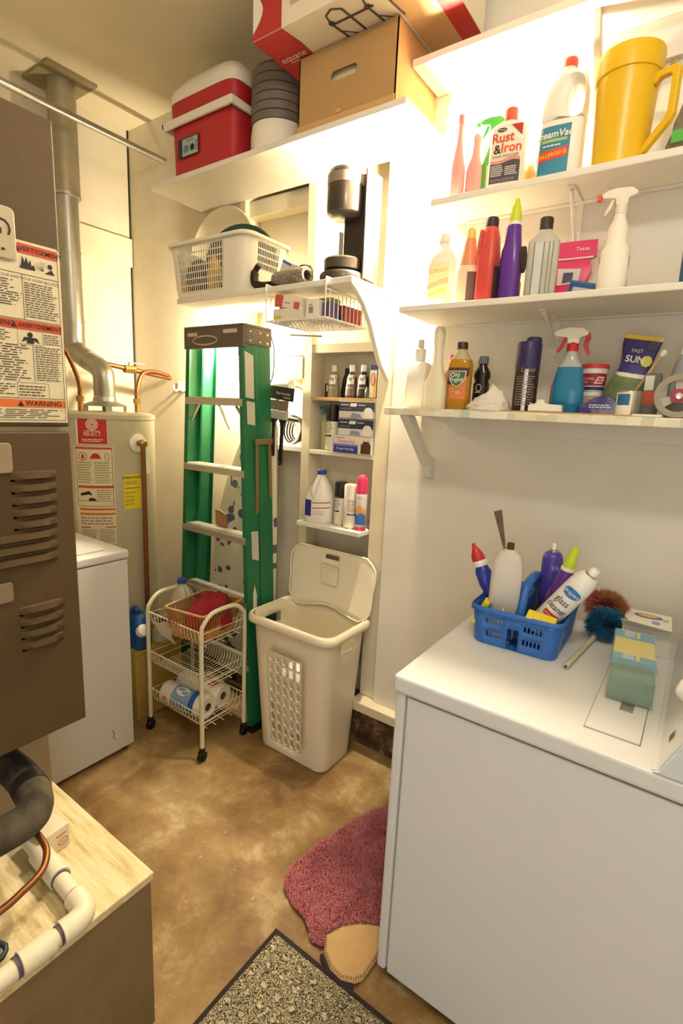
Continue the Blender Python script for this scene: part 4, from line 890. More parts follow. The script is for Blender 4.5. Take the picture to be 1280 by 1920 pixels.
# coffee maker
cm = thing('coffee_maker', 'tall black drip coffee maker on the shelf edge', 'coffee maker', (-1.215, 1.70, Zl)); M_cm = mat('#2c2621', .3); M_cm2 = mat('#3a332d', .22)
P('base', MB().lathe([(.083, 0), (.086, .006), (.086, .032), (.080, .040), (.03, .042)], 36, -.01, -.02), M_cm, cm, smooth=40)
P('tower', MB().prism(rr2(.115, .075, .018, 4, .018, .045), .0, .385, 'z'), M_cm, cm, bevel=.004, smooth=40)
P('side_panel', MB().prism([(-.02, .02), (.082, .02), (.082, .39), (-.02, .39)], .076, .083, 'x'), mat('#4a423a', .15), cm, bevel=.002)
P('brew_head', MB().lathe([(.050, .235), (.066, .248), (.068, .262), (.068, .375), (.062, .392), (.02, .396)], 36, -.012, -.018), M_cm2, cm, smooth=40)
P('head_band', MB().lathe([(.0692, .340), (.0692, .374)], 36, -.012, -.018), mat('#7d7066', .3), cm, smooth=40)
P('lid_knob', MB().lathe([(.03, .394), (.032, .40), (.028, .408), (.004, .41)], 24, .012, -.005), M_cm2, cm, smooth=40)
P('carafe_rest', MB().lathe([(.055, .046), (.070, .052), (.072, .085), (.066, .092), (.060, .075), (.02, .075)], 36, -.01, -.02), M_cm2, cm, smooth=40)
P('rest_spout', MB().prism([(-.09, .078), (-.075, .070), (-.06, .074), (-.06, .094), (-.085, .096)], -.03, -.01), M_cm2, cm, bevel=.003)
P('gauge', B(-.044, -.041, -.005, .02, .06, .20), mat('#cfc8bc', .15), cm)
# things lying beside the coffee maker
o = thing('black_mesh_roll', 'black mesh-covered roll lying on the shelf before the coffee maker', 'roll', (-1.42, 1.615, Zl+.034), rz=-.12)
P('roll', MB().lathe([(.018, -.085), (.030, -.088), (.033, -.08), (.033, .08), (.030, .088), (.018, .085)], 24, cap0=False, cap1=False).tf(Matrix.Rotation(PI/2, 4, 'Y')), mat('#5f564c', .5, var=.9, vs=160, col2='#b5aa98'), o, smooth=40)
P('end_cap', MB().lathe([(.031, -.09), (.02, -.092), (.012, -.07)], 20, cap0=False).tf(Matrix.Rotation(PI/2, 4, 'Y')), M_dark, o, smooth=40)
o = thing('blue_white_carton', 'small blue and white carton tilted against the laundry basket', 'box', (-1.512, 1.665, Zl+.012), rot=(0, .45, -.1))
P('carton', B(-.028, .028, -.02, .02, 0, .105), mat('#d9d4c6', .6), o, bevel=.001); c5 = flat((0, -.0202, 0), (1, 0, 0), (0, 0, 1)); patch(o, 'blue_panel', c5, -.027, .027, .003, .05, mat('#3f83c4', .5), 1); patch(o, 'blue_strip', c5, -.027, .027, .094, .103, mat('#3f6ad0', .5), 1)
o = thing('black_shoe_sole', 'black curved rubber sole standing beside the laundry basket', 'shoe', (-1.575, 1.60, Zl), rz=.1)
P('sole', MB().tube(smoothpath([(-.01, 0, .095), (-.03, 0, .07), (-.03, 0, .03), (.0, 0, .016), (.05, 0, .014), (.10, 0, .016)]), [.012]*6+[.017]*20+[.013]*5, 12), M_black, o, smooth=60)
o = thing('black_plastic_piece', 'small rounded black object behind the mesh roll', 'object', (-1.425, 1.70, Zl)); P('knob', MB().lathe([(.02, 0), (.022, .05), (.03, .06), (.032, .085), (.024, .098), (.004, .1)], 20), M_black, o, smooth=40)

# wire basket hung under the shelf
ub = thing('under_shelf_basket', 'white wire basket hanging under the coffee maker shelf', 'wire basket', (-1.345, 1.70, 1.88)); L = -ub.location; w = .0022
A0, A1, F0, F1, ZB, ZT = -1.50, -1.205, 1.556, 1.845, 1.885, 1.99
mb = MB(); mb.tube([(A0, F0, 2.023), (A0, F0, ZB), (A1, F0, ZB), (A1, F0, 2.023)], .0032, 6).tube([(A0, F1, ZT), (A0, F1, ZB), (A1, F1, ZB), (A1, F1, ZT)], .0032, 6)
for x in (A0, A1): mb.tube([(x, F0, ZT-.008), (x, F1, ZT-.008)], .003, 6).tube([(x, F0, ZB), (x, F1, ZB)], .003, 6).tube([(x, F0, 2.021), (x, F1-.1, 2.021)], .003, 6)
P('frame', mb, M_white, ub, smooth=50, off=L)
mb = MB()
for i in range(1, 11):
    y = F0+(F1-F0)*i/11; mb.tube([(A0, y, ZT-.008), (A0, y, ZB), (A1, y, ZB), (A1, y, ZT-.008)], w, 5)
for i in range(1, 16):
    x = A0+(A1-A0)*i/16; mb.tube([(x, F0, ZB), (x, F1, ZB)], w*.8, 5)
P('wires', mb, M_white, ub, off=L)
def carton(name, label, cat, loc, size, c, rot=(0, 0, 0), panels=(), group=None):
    o = thing(name, label, cat, loc, group=group, rot=rot); a, b, h = size[0]/2, size[1]/2, size[2]
    P('carton', B(-a, a, -b, b, 0, h), mat(c, .6) if isinstance(c, str) else c, o, bevel=.0012)
    f = flat((0, -b, 0), (1, 0, 0), (0, 0, 1))
    for i, (u0, u1, v0, v1, m_) in enumerate(panels): patch(o, 'printed_panel', f, u0*a, u1*a, v0*h, v1*h, mat(m_, .6), 1, 1, .0006+.0004*i)
    return o, f
zb = ZB+.004
carton('foil_box', 'long white foil roll box in the under-shelf basket', 'box', (-1.40, 1.595, zb), (.15, .05, .042), '#e2dccb', panels=[(-.95, -.4, .1, .4, '#e0c43a')])
o, f = carton('tea_carton', 'red and white carton tilted on the foil box in the wire basket', 'box', (-1.405, 1.60, zb+.0435), (.14, .055, .045), '#e9e2d6', (0, .16, -.08), [(-1, -.35, 0, 1, '#cf5a4c'), (.55, 1, 0, .55, '#cf5a4c')]); bars(o, f, -.015, .02, .015, .022, 1, M_inkred)
o, f = carton('small_medicine_box', 'small white box with printed square in the wire basket', 'box', (-1.285, 1.60, zb), (.055, .05, .066), '#ece6d8', panels=[(-.45, .3, .25, .6, '#9a8d80')]); bars(o, f, -.012, .008, .042, .05, 2, M_fp)
carton('purple_box', 'small purple box behind the wires of the under-shelf basket', 'box', (-1.235, 1.63, zb), (.035, .06, .058), '#5a4a80')
carton('green_box', 'green topped box at the back of the under-shelf basket', 'box', (-1.30, 1.68, zb), (.10, .06, .085), '#9db86a')
carton('red_navy_box', 'red and navy box in the rear right of the under-shelf basket', 'box', (-1.245, 1.75, zb), (.06, .13, .06), '#a8453f', panels=[(-1, 1, 0, .4, '#2c3568')])
carton('blue_yellow_pack', 'small blue and yellow pack at the left of the wire basket', 'box', (-1.478, 1.65, zb), (.03, .05, .08), '#4a5a9a', panels=[(-1, 1, 0, .35, '#dfc23a')])
# ------------------------------------------------------------------ bottle kit
def can(name, label, loc, r, h, m_, cap=None, caph=.0, rz=0, rot=None, group=None, cat='spray can', dome=.02, capr=None):
    o = thing(name, label, cat, loc, rz, group, rot); hb = h-caph
    P('can', MB().lathe([(r*.94, 0), (r, .003), (r, hb-dome), (r*.93, hb-dome*.55), (r*.75, hb-dome*.1), (r*.6, hb)], 30), m_, o, smooth=40)
    P('bottom_rim', MB().lathe([(r*.97, -.0002), (r*1.015, .001), (r*1.015, .004), (r, .005)], 30, cap0=False, cap1=False), M_chrome, o, smooth=40)
    if cap:
        cr_ = capr or r*.98
        P('cap', MB().lathe([(cr_, hb-dome*.9), (cr_, h-.008), (cr_*.93, h-.002), (cr_*.6, h), (.002, h)], 30), cap, o, smooth=40)
    return o
def bottle(name, label, loc, R, m_, cap=None, rz=0, rot=None, cat='bottle', group=None, n=28):
    """R loft rows; cap = (r, z0, z1, material)"""
    o = thing(name, label, cat, loc, rz, group, rot); P('body', loft(R, n), m_, o, smooth=50)
    if cap: P('cap', MB().lathe([(cap[0], cap[1]), (cap[0], cap[2]-.004), (cap[0]*.9, cap[2]), (.002, cap[2])], 24, R[-1][4], R[-1][5]), cap[3], o, smooth=40)
    return o
def trigger(o, z, s, mh, mt, mn=None, flip=1, dx=0, collar=None, nozzle=True):
    """spray head at height z; flip -1 points the nozzle to +x"""
    X = lambda pts: [(dx+flip*x*s, z+y*s) for x, y in pts]
    P('collar', MB().lathe([(.0145*s, z), (.0145*s, z+.020*s), (.011*s, z+.024*s)], 20, dx, 0), collar or mh, o, smooth=40)
    P('spray_head', MB().prism(X([(-.050, .050), (-.046, .040), (-.016, .036), (-.012, .020), (.014, .020), (.016, .036), (.032, .040), (.036, .048), (.020, .060), (-.012, .062), (-.036, .058)]), -.011*s, .011*s), mh, o, bevel=.003)
    P('trigger', MB().prism(X([(-.024, .038), (-.016, .038), (-.022, .018), (-.034, .000), (-.040, .000), (-.031, .020)]), -.006*s, .006*s), mt, o, bevel=.0015)
    if nozzle: P('nozzle', MB().prism(X([(-.060, .052), (-.060, .038), (-.049, .038), (-.049, .052)]), -.008*s, .008*s), mn or mt, o, bevel=.001)

# ------------------------------------------------------------------ stud bay, top shelf: dye bottles
Zn = 1.6085
def dye(label, x, y, c, dark, band_=None):
    Rr = [row(0, .024, .018, 3.4), row(.004, .0265, .0195, 3.4), row(.03, .0265, .0195, 3), row(.085, .021, .017, 2.5), row(.105, .014, .013, 2), row(.112, .0095), row(.120, .0095)]
    o = bottle('dye_bottle', label, (x, y, Zn), Rr, mat(c, .35), (.0125, .112, .140, M_wplast), group='fabric dye bottles'); f = front(Rr)
    patch(o, 'paper_label', f, -.018, .018, .058, .098, M_paper, 6, 4); txt(o, 'Rit', f, 0, .080, .020, M_ink, e=.0016, bold=.01)
    patch(o, 'paper_label', f, -.022, .022, .010, lambda u: .056+u*.3, mat(dark, .5), 6, 3); patch(o, 'label_line', f, -.020, .018, .040, .045, mat('#b9a99a', .6), 6, 1, .0012); return o
dye('pale grey-green fabric dye bottle in the stud bay', -1.410, 1.905, '#8f8a72', '#86816a')
dye('taupe fabric dye bottle with droplet mark in the stud bay', -1.312, 1.905, '#5c4a40', '#7c6c62')
dye('black fabric dye bottle in the stud bay', -1.252, 1.905, '#2a2520', '#332e28')
Rr = [row(0, .025, .019, 3), row(.03, .026, .020, 3), row(.085, .020, .017, 2.5), row(.11, .010)]
bottle('dark_bottle', 'dark bottle in shade behind the pale dye bottle', (-1.362, 1.940, Zn), Rr, mat('#241c18', .35), (.012, .108, .13, M_black))
o, f = carton('dark_red_packet', 'small dark red packet at the left of the dye bottles', 'packet', (-1.452, 1.925, Zn), (.034, .02, .062), '#4a1f20', panels=[(-.4, .7, .45, .9, '#d8cdb8')])
o, f = carton('yellow_blue_carton', 'blue and yellow carton standing beside the black dye bottle', 'box', (-1.185, 1.90, Zn), (.036, .045, .138), '#2c3a86', panels=[(-.95, .95, .02, .84, '#e6dfca'), (.1, .95, .03, .6, '#e5b83a')])
ringpoly(o, 'red_emblem', f, .0, .078, .012, .026, .004, M_inkred, .002); txt(o, 'QUICK', f, 0, .078, .011, M_inkred, e=.002, rot=90)
bottle('clear_vial', 'small clear vial beside the black dye bottle', (-1.216, 1.885, Zn), [row(0, .011), row(.03, .011), row(.04, .007), row(.048, .007)], mat('#8c8470', .15, trans=.5))

# second shelf
Zn = 1.3705
def quick(label, x, y, z, h=.205, r=.0295, cap=None, caph=.055, rz=0.):
    o = can('spray_paint_can', label, (x, y, z), r, h, mat('#e9e2d0', .35), cap or M_black, caph, rz=rz, group='white spray paint cans', capr=r*.99); f = cylf(r, -78)
    txt(o, 'QUICK', f, 0, h*.56, .0145, M_ink); txt(o, 'COLOR', f, 0, h*.49, .0145, M_ink)
    for k in range(5): patch(o, 'label_stripe', f, -.016+k*.007, -.0125+k*.007, h*.39, h*.455, mat('#b98a80' if k % 2 else '#8f8a86', .5), 1); patch(o, 'label_stripe', f, -.016+k*.007, -.0125+k*.007, h*.60, h*.66, mat('#b98a80' if k % 2 else '#8f8a86', .5), 1)
    patch(o, 'black_band', f, -.02, .02, h*.31, h*.35, M_ink, 6); txt(o, 'SATIN', f, 0, h*.33, .007, M_paper, e=.0016); return o
quick('black-capped white spray can beside the glove boxes', -1.410, 1.905, Zn, rz=-.35)
M_gl = mat('#3a3a55', .6)
for i, (y, z, lab) in enumerate(((1.915, 1.5215, 'upper navy and white glove box on the bay shelf'), (1.913, 1.4465, 'lower navy and white glove box on the bay shelf'))):
    o, f = carton('glove_box', lab, 'box', (-1.258, y, z), (.185, .09, .072), '#dcd8cc', group='navy and white glove boxes', panels=[(-1, 1, .42, .98, '#34344f')])
    bars(o, f, -.082, -.04, .053, .061, 1, M_paper, e=.0016, fill=1.); poly(o, 'name_block', f, [(-.034, .050), (.0, .050), (.004, .064), (-.03, .064)], M_paper, .0012); bars(o, f, .010, .045, .053, .061, 1, M_paper, e=.0016, fill=1.)
    poly(o, 'white_dome', f, [(.04, .002), (.085, .002)]+[(.0625+.0225*math.cos(t/8*PI), .03+.018*math.sin(t/8*PI)) for t in range(9)], M_paper, .0014); poly(o, 'hand_print', f, [(-.03, .004), (.03, .004), (.02, .02), (-.02, .024)], mat('#8f93b5', .6), .0012); bars(o, f, -.08, -.02, .036, .044, 2, mat('#8c8ca6', .6), e=.0012)
o, f = carton('trash_bag_box', 'white and blue trash bag box under the glove boxes', 'box', (-1.264, 1.91, Zn), (.20, .10, .0745), '#e6e0d2', panels=[(-1, .3, .0, .40, '#2f3fa0'), (-1, .3, .40, .52, '#7a7fc0')])
txt(o, 'GreatValue', f, -.066, .066, .010, M_ink, e=.0016)
txt(o, 'Drawstring', f, -.035, .050, .020, mat('#d8607a', .6), e=.0018, shear=.25); txt(o, '8 Large Trash Bags', f, -.036, .018, .012, M_paper, e=.0018, bold=.01)
poly(o, 'bag_picture', f, [(.045, .003), (.096, .003), (.096, .04), (.085, .055), (.06, .055), (.046, .04)], mat('#4a3226', .6), .0014)
for u, a in ((.056, .01), (.084, -.01)): poly(o, 'red_tie', f, [(u-.004, .04), (u+.004, .04), (u+a*.5, .066)], M_inkred, .0018)
o = bottle('teal_spray_bottle', 'teal topped pale bottle in the shadow behind the spray can', (-1.462, 1.935, Zn), [row(0, .024, None, 2.6), row(.12, .026, None, 2.6), row(.15, .012), row(.16, .010)], mat('#b9b98a', .4)); trigger(o, .16, .7, mat('#2f7d78', .4), mat('#2f7d78', .4))

# third shelf: bleach jug and cans
Zn = 1.0425
def jug(name, label, loc, s, m_, capm, rz=0):
    Rr = [row(0, .070*s, .060*s, 3), row(.006*s, .075*s, .065*s, 2.8), row(.115*s, .075*s, .065*s, 2.6), row(.135*s, .072*s, .062*s, 2.5), row(.19*s, .042*s, .040*s, 2.2), row(.225*s, .020*s), row(.235*s, .017*s), row(.248*s, .017*s)]
    o = thing(name, label, 'jug', loc, rz); P('body', loft(Rr, 32), m_, o, smooth=50)
    P('cap', MB().lathe([(.022*s, .236*s), (.0225*s, .240*s), (.0225*s, .255*s), (.018*s, .259*s), (.002, .259*s)], 28), capm, o, smooth=40)
    P('handle', MB().tube(smoothpath([(-.01*s, -.058*s, .125*s), (-.012*s, -.066*s, .16*s), (-.008*s, -.045*s, .20*s), (-.004*s, -.018*s, .225*s)]), .012*s, 12), m_, o, smooth=60)
    return o, front(Rr)
o, f = jug('bleach_jug', 'white bleach jug with blue cap on the bay shelf', (-1.425, 1.862, Zn), .93, mat('#ece8de', .35), mat('#3a3f96', .4), .25)
patch(o, 'blue_label', f, -.062, -.022, .03, .105, mat('#2c2f8c', .5), 5, 2); patch(o, 'white_label', f, -.021, .062, .03, .105, M_paper, 8, 2)
for z in (.092, .068): patch(o, 'red_line', f, -.018, .062, lambda u, z=z: z+.08*u, lambda u, z=z: z+.004+.08*u, M_inkred, 8, 1, .0012)
bars(o, f, -.015, .05, .036, .06, 3, mat('#b9b2a8', .6), e=.0012)
quick('black-capped white spray can beside the bleach jug', -1.318, 1.868, Zn, .198, .0285, rz=-.5)
quick('all-white capped spray can beside the pink-capped can', -1.245, 1.85, Zn, .196, .0345, cap=mat('#e6dfce', .4), caph=.06, rz=.45)
o = can('pink_capped_can', 'tall pink-capped aerosol at the right of the bay shelf', (-1.186, 1.838, Zn), .0245, .232, mat('#cfc3c0', .35), mat('#c8325e', .4), .055, capr=.0235); f = cylf(.0245, -80)
P('cap_dome', MB().lathe([(.0175, .215), (.0170, .235), (.011, .243), (.002, .245)], 20), mat('#c8325e', .4), o, smooth=50); txt(o, 'Wi', f, 0, .145, .02, M_grey)
patch(o, 'orange_flowers', f, -.03, .03, lambda u: .078+.006*math.sin(u*180), lambda u: .105+.012*math.sin(u*160+1), mat('#d99a52', .5), 14); patch(o, 'blue_field', f, -.033, .033, .028, lambda u: .076+.006*math.sin(u*180), mat('#3a62b0', .5), 14); patch(o, 'pink_base', f, -.035, .035, .003, .018, mat('#c8325e', .5), 10)

# ------------------------------------------------------------------ left bay: roll, brushes, cord
o = thing('paper_roll', 'short white paper roll on a wall peg behind the ladder', 'roll', (-1.665, 1.83, 1.655)); q = Matrix.Rotation(PI/2, 4, 'Y')
P('roll', MB().lathe([(.004, -.07), (.026, -.07), (.026, .07), (.004, .07)], 26).tf(q), M_paper, o, smooth=40); P('peg', MB().cyl((0, 0, 0), (0, .138, 0), .006, 8), M_wood, o, smooth=40)
def brush(label, x, zt, hl, tilt):
    o = thing('paintbrush', label, 'paintbrush', (x, 1.788, zt), rot=(0, tilt, 0), group='hanging paintbrushes')
    P('bristles', MB().prism([(-.026, -.005), (.026, -.005), (.024, -.055), (-.024, -.055)], -.007, .007), mat('#7d6f58', .8, var=.4, vs=60), o, bevel=.003)
    P('ferrule', MB().prism([(-.027, -.052), (.027, -.052), (.027, -.092), (-.027, -.092)], -.0085, .0085), mat('#cfcac0', .45, .4), o, bevel=.002)
    P('handle', MB().prism([(-.024, -.092), (.024, -.092), (.010, -.112), (.0075, -.15), (.009, -.092-hl+.02), (.006, -.092-hl), (-.006, -.092-hl), (-.009, -.092-hl+.02), (-.0075, -.15), (-.010, -.112)], -.006, .006), M_black, o, bevel=.002)
    ringpoly(o, 'hang_hole', flat((0, -.0062, 0), (1, 0, 0), (0, 0, 1)), 0, -.092-hl+.014, .0042, .0055, .002, M_grey)
brush('wider hanging paintbrush with shorter black handle', -1.660, 1.595, .175, .02); brush('narrower hanging paintbrush with longer black handle', -1.603, 1.590, .21, .05)
o = thing('brush_card', 'black cardboard header holding the two hanging paintbrushes', 'card', (-1.628, 1.785, 1.592), rot=(0, .10, 0)); P('card', B(-.085, .085, -.001, .001, -.004, .055), M_dark, o)
f = flat((0, -.001, 0), (1, 0, 0), (0, 0, 1)); txt(o, 'Paint brushes', f, .022, .026, .016, M_paper, e=.0006); txt(o, '2 pieces', f, .045, .010, .013, M_paper, e=.0006)
P('hook', MB().tube([(-.01, .0, .045), (-.01, .03, .055), (-.01, .085, .055)], .003, 6), M_grey, o)
cc = thing('extension_cord', 'coiled black and white cord on the bay shelf', 'cord', (-1.645, 1.915, 1.377))
mb = MB()
for k in range(4): mb.tube([(.055*math.cos(t/18*2*PI)*(1-.08*k)+.005*k, -.012+.009*k+.004*math.sin(t), .075+.068*math.sin(t/18*2*PI)*(1-.06*k)) for t in range(18)], .0042, 6, closed=True)
P('dark_coil', mb, M_dark, cc, smooth=60)
mb = MB()
for k in range(2): mb.tube([(.068*math.cos(t/18*2*PI)-.02, -.03+.008*k, .060+.055*math.sin(t/18*2*PI)) for t in range(18)], .003, 6, closed=True)
P('white_coil', mb, M_wplast, cc, smooth=60); P('dark_grip', MB().tube([(-.055, -.025, .115), (.0, -.03, .128), (.05, -.025, .12)], .011, 8), M_dark, cc, smooth=60)
tag(P('hanging_cable', MB().tube(smoothpath([(-1.72, 1.80, 1.91), (-1.685, 1.80, 1.83), (-1.68, 1.80, 1.76), (-1.685, 1.80, 1.70), (-1.70, 1.80, 1.665)]), .0035, 6), M_dark, None, smooth=60), 'dark cable hanging down the wall beside the ladder top', 'cable')
o = thing('wall_hook', 'small white double hook on the wall left of the ladder', 'hook', (-2.42, 1.872, 1.64)); P('plate', B(-.05, .05, -.006, 0, -.02, .03), M_white, o, bevel=.002)
for s in (-.03, .03): P('prong', MB().tube(smoothpath([(s, -.004, .0), (s, -.03, -.02), (s, -.045, -.01), (s, -.045, .012)]), .005, 8), M_white, o, smooth=60)

tag(P('dowel_rod', MB().cyl((-1.585, 1.80, 1.872), (-1.405, 1.80, 1.858), .004, 8), M_grey, None, smooth=50), 'thin metal rod hanging just under the wire basket', 'rod')
# ------------------------------------------------------------------ shelf with the yellow pitcher
Zs = 2.2435
M_pk = mat('#e39b98', .4)
Rr = [row(0, .024, .020, 3), row(.10, .024, .020, 3), row(.17, .012), row(.20, .009), row(.235, .009), row(.248, .007)]
o = bottle('pink_bottle', 'tall slim pink bottle nearest the bright bulb', (-.800, 1.71, Zs), Rr, M_pk); P('cap', MB().lathe([(.0105, .225), (.0105, .252), (.004, .258)], 16), mat('#d98080', .4), o, smooth=40)
Rr = [row(0, .026, .020, 3), row(.09, .026, .020, 3), row(.13, .016), row(.16, .014, .014), row(.185, .018, .015), row(.198, .008)]
bottle('pink_bottle', 'shorter rounded-top pink bottle beside the green spray bottle', (-.752, 1.735, Zs), Rr, M_pk)
Rr = [row(0, .038, .026, 3.2), row(.004, .040, .028, 3.2), row(.09, .037, .027, 3), row(.13, .024, .022, 2.4), row(.165, .0155), row(.19, .0145)]
o = bottle('green_spray_bottle', 'green trigger spray bottle beside the rust remover', (-.708, 1.764, Zs), Rr, mat('#4f9a44', .35), rz=.15); f = front(Rr); trigger(o, .19, .95, mat('#46a84a', .4), mat('#3f9a44', .4))
patch(o, 'paper_label', f, -.008, .034, .03, .10, mat('#cfd3a0', .6), 8, 3); poly(o, 'label_spot', f, ell(.012, .118, .010, .010, 12), mat('#e5dfc4', .6), .0012)
Rr = [row(0, .050, .028, 5), row(.003, .053, .030, 5), row(.165, .053, .030, 5), row(.178, .045, .025, 3.5), row(.186, .020, .018, 2), row(.195, .016)]
o = bottle('rust_remover_bottle', 'white rust and iron remover bottle with orange cap', (-.632, 1.70, Zs), Rr, mat('#efe9dc', .4), (.0195, .188, .222, mat('#d9573f', .4)), rz=.12); f = front(Rr)
patch(o, 'paper_label', f, -.044, .044, .012, .170, mat('#eee0c8', .6), 10, 3); M_or = mat('#d4583a', .6)
txt(o, 'Rust', f, -.012, .135, .036, M_or, e=.0014, bold=.02); txt(o, 'Iron', f, .015, .106, .036, M_or, e=.0014, bold=.02); txt(o, '&', f, -.026, .104, .034, M_ink, e=.0014, bold=.015); txt(o, 'STAIN REMOVER', f, 0, .084, .0105, M_fp, e=.0014)
poly(o, 'brand_oval', f, ell(-.016, .157, .014, .0055, 14), M_dark, .0014); txt(o, 'whink', f, -.016, .157, .008, M_paper, e=.002); poly(o, 'red_flag', f, [(.010, .168), (.043, .168), (.043, .135)], M_inkred, .0014)
patch(o, 'pink_wave', f, -.044, .044, lambda u: .066+.004*math.sin(u*70), lambda u: .077+.004*math.sin(u*70), mat('#d9938a', .6), 12, 1, .0012); patch(o, 'dark_panel', f, -.044, .044, .012, lambda u: .068+.004*math.sin(u*70), mat('#4a4450', .6), 12, 2, .0013)
bars(o, f, -.04, -.002, .03, .062, 6, M_paper, e=.002); bars(o, f, .002, .04, .03, .056, 5, M_paper, e=.002); bars(o, f, -.04, .036, .015, .024, 2, mat('#9a8f8c', .6), e=.002)
Rr = [row(0, .024), row(.06, .024), row(.075, .016), row(.085, .012)]
bottle('amber_bottle', 'small amber bottle peeking out behind the rust remover', (-.585, 1.775, Zs), Rr, mat('#b98a4a', .3), (.014, .082, .10, M_white))
# carpet cleaner bottle with a real grip opening
Rr = [row(0, .058, .036, 4), row(.004, .062, .038, 4), row(.14, .062, .038, 3.6), row(.16, .060, .037, 3.4)]
o = thing('carpet_cleaner_bottle', 'white carpet cleaner bottle with grip hole and red cap', 'bottle', (-.485, 1.735, Zs), .10); M_cc = mat('#eee9de', .35)
P('body', loft(Rr, 32, False), M_cc, o, smooth=50)
# upper part: outline ring around the grip opening
OUT = [(-.060, .158), (.061, .158), (.062, .20), (.060, .24), (.052, .272), (.030, .287), (.016, .293), (-.016, .293), (-.026, .287), (-.048, .255), (-.058, .21)]
HOL = [(.030+.021*math.cos(t/16*2*PI), .208+.045*math.sin(t/16*2*PI)) for t in range(16)]
def plate_hole(y, sx): 
    n_ = len(OUT); return [(x*sx+(.0), y, z) for x, z in OUT], [(x, y, z) for x, z in HOL]
mb = MB(); lay = [(-.030, .94), (-.036, .985), (-.036, 1), (.036, 1), (.036, .985), (.030, .94)]
def grow(loop, s, c): return [(c[0]+(x-c[0])*s, c[1]+(z-c[1])*s) for x, z in loop]
# resample the outline to 32 and the hole to 32 by angle around the hole centre
def ray_out(a):
    cx, cz = .030, .208; best = None
    for (x0, z0), (x1, z1) in zip(OUT, OUT[1:]+OUT[:1]):
        dx, dz = math.cos(a), math.sin(a); ex, ez = x1-x0, z1-z0; det = dx*-ez+ex*dz
        if abs(det) < 1e-9: continue
        t = ((x0-cx)*-ez+ex*(z0-cz))/det; s_ = (dx*(z0-cz)-dz*(x0-cx))/det
        if t > 0 and -1e-6 <= s_ <= 1+1e-6 and (best is None or t < best): best = t
    return (cx+best*math.cos(a), cz+best*math.sin(a))
NA = 44; oo = [ray_out(2*PI*k/NA) for k in range(NA)]; ii = [(.030+.021*math.cos(2*PI*k/NA), .208+.045*math.sin(2*PI*k/NA)) for k in range(NA)]
mid = [((a[0]+b[0])/2, (a[1]+b[1])/2) for a, b in zip(oo, ii)]
cyc = [(oo, -.018), (mid, -.036), (ii, -.020), (ii, .020), (mid, .036), (oo, .018)]
R_ = [[(x, y, z) for x, z in lp] for lp, y in cyc]; R_.append(R_[0])
P('grip', MB().rings(R_, False, False), M_cc, o, smooth=60)
P('neck', MB().lathe([(.021, .286), (.0185, .296), (.0185, .312)], 24), M_cc, o, smooth=40); P('cap', MB().lathe([(.0205, .302), (.0205, .322), (.018, .326), (.002, .326)], 24), mat('#d8442c', .4), o, smooth=40)
f = front(Rr)
patch(o, 'blue_label', f, -.061, .028, lambda u: .010, lambda u: .145, mat('#2f7fa0', .5), 12, 3)
txt(o, 'SteamVac', f, -.018, .122, .026, M_paper, e=.0014, shear=.15, bold=.02); patch(o, 'green_line', f, -.05, .02, .102, .110, mat('#9fc06a', .6), 8, 1, .0012); patch(o, 'red_band', f, -.061, .024, lambda u: .058+.1*u, lambda u: .085+.1*u, mat('#d9482f', .5), 10, 1, .0012)
txt(o, 'ALLERGENS', f, -.015, .069, .014, mat('#f0c23a', .5), e=.002, bold=.02, rot=6); bars(o, f, -.045, .015, .089, .097, 1, M_paper, e=.0016)
# yellow pitcher
pi_ = thing('pitcher', 'tall yellow plastic pitcher with angular handle', 'pitcher', (-.330, 1.755, Zs)); M_pit = mat('#e2b81c', .33)
P('body', MB().lathe([(.064, 0), (.068, .004), (.079, .235), (.083, .236), (.085, .285), (.084, .292), (.080, .292), (.078, .28), (.066, .01), (.003, .008)], 44), M_pit, pi_, smooth=40)
P('handle', MB().prism([(.072, .222), (.132, .222), (.140, .212), (.140, .105), (.132, .090), (.066, .028), (.066, .042), (.071, .056), (.118, .103), (.122, .115), (.122, .196), (.116, .204), (.092, .204), (.078, .192)], -.010, .010), M_pit, pi_, bevel=.003).rotation_euler = (0, 0, -.35)
# clear bag and paper behind the pitcher
o = thing('clear_plastic_bag', 'crumpled clear bag with green tag behind the pitcher handle', 'bag', (-.155, 1.80, Zs)); mb = MB(); R_ = []
for a in range(9):
    t = a/8; R_.append([((.075*(1-.5*t))*math.cos(2*PI*k/18)*(1+.13*math.sin(3*k+a)), .035*math.sin(2*PI*k/18)*(1+.15*math.cos(2*k+a)), .17*t) for k in range(18)])
P('bag', mb.rings(R_), mat('#b3ac9c', .15, trans=.5, var=.4, vs=16), o, smooth=35); P('green_tag', B(-.05, -.02, -.046, -.044, .055, .085), mat('#4fae3a', .5), o)
o = thing('white_paper_sheet', 'white paper leaning on the wall at the right of the pitcher', 'paper', (-.055, 1.815, Zs), rot=(-.12, 0, -.1)); P('sheet', B(-.05, .05, -.001, .001, 0, .13), M_paper, o)
o = thing('torn_caulk_strip', 'ragged torn strip hanging under the top shelf cleat', 'strip', (-.17, 1.842, 2.55)); P('strip', MB().tube([(-.075+.016*i, rnd.uniform(-.006, .0), -.012+.010*math.sin(i*1.9)-.008*(i % 3)) for i in range(14)], [rnd.uniform(.004, .009) for i in range(14)], 8), mat('#b3a894', .9), o, smooth=60)

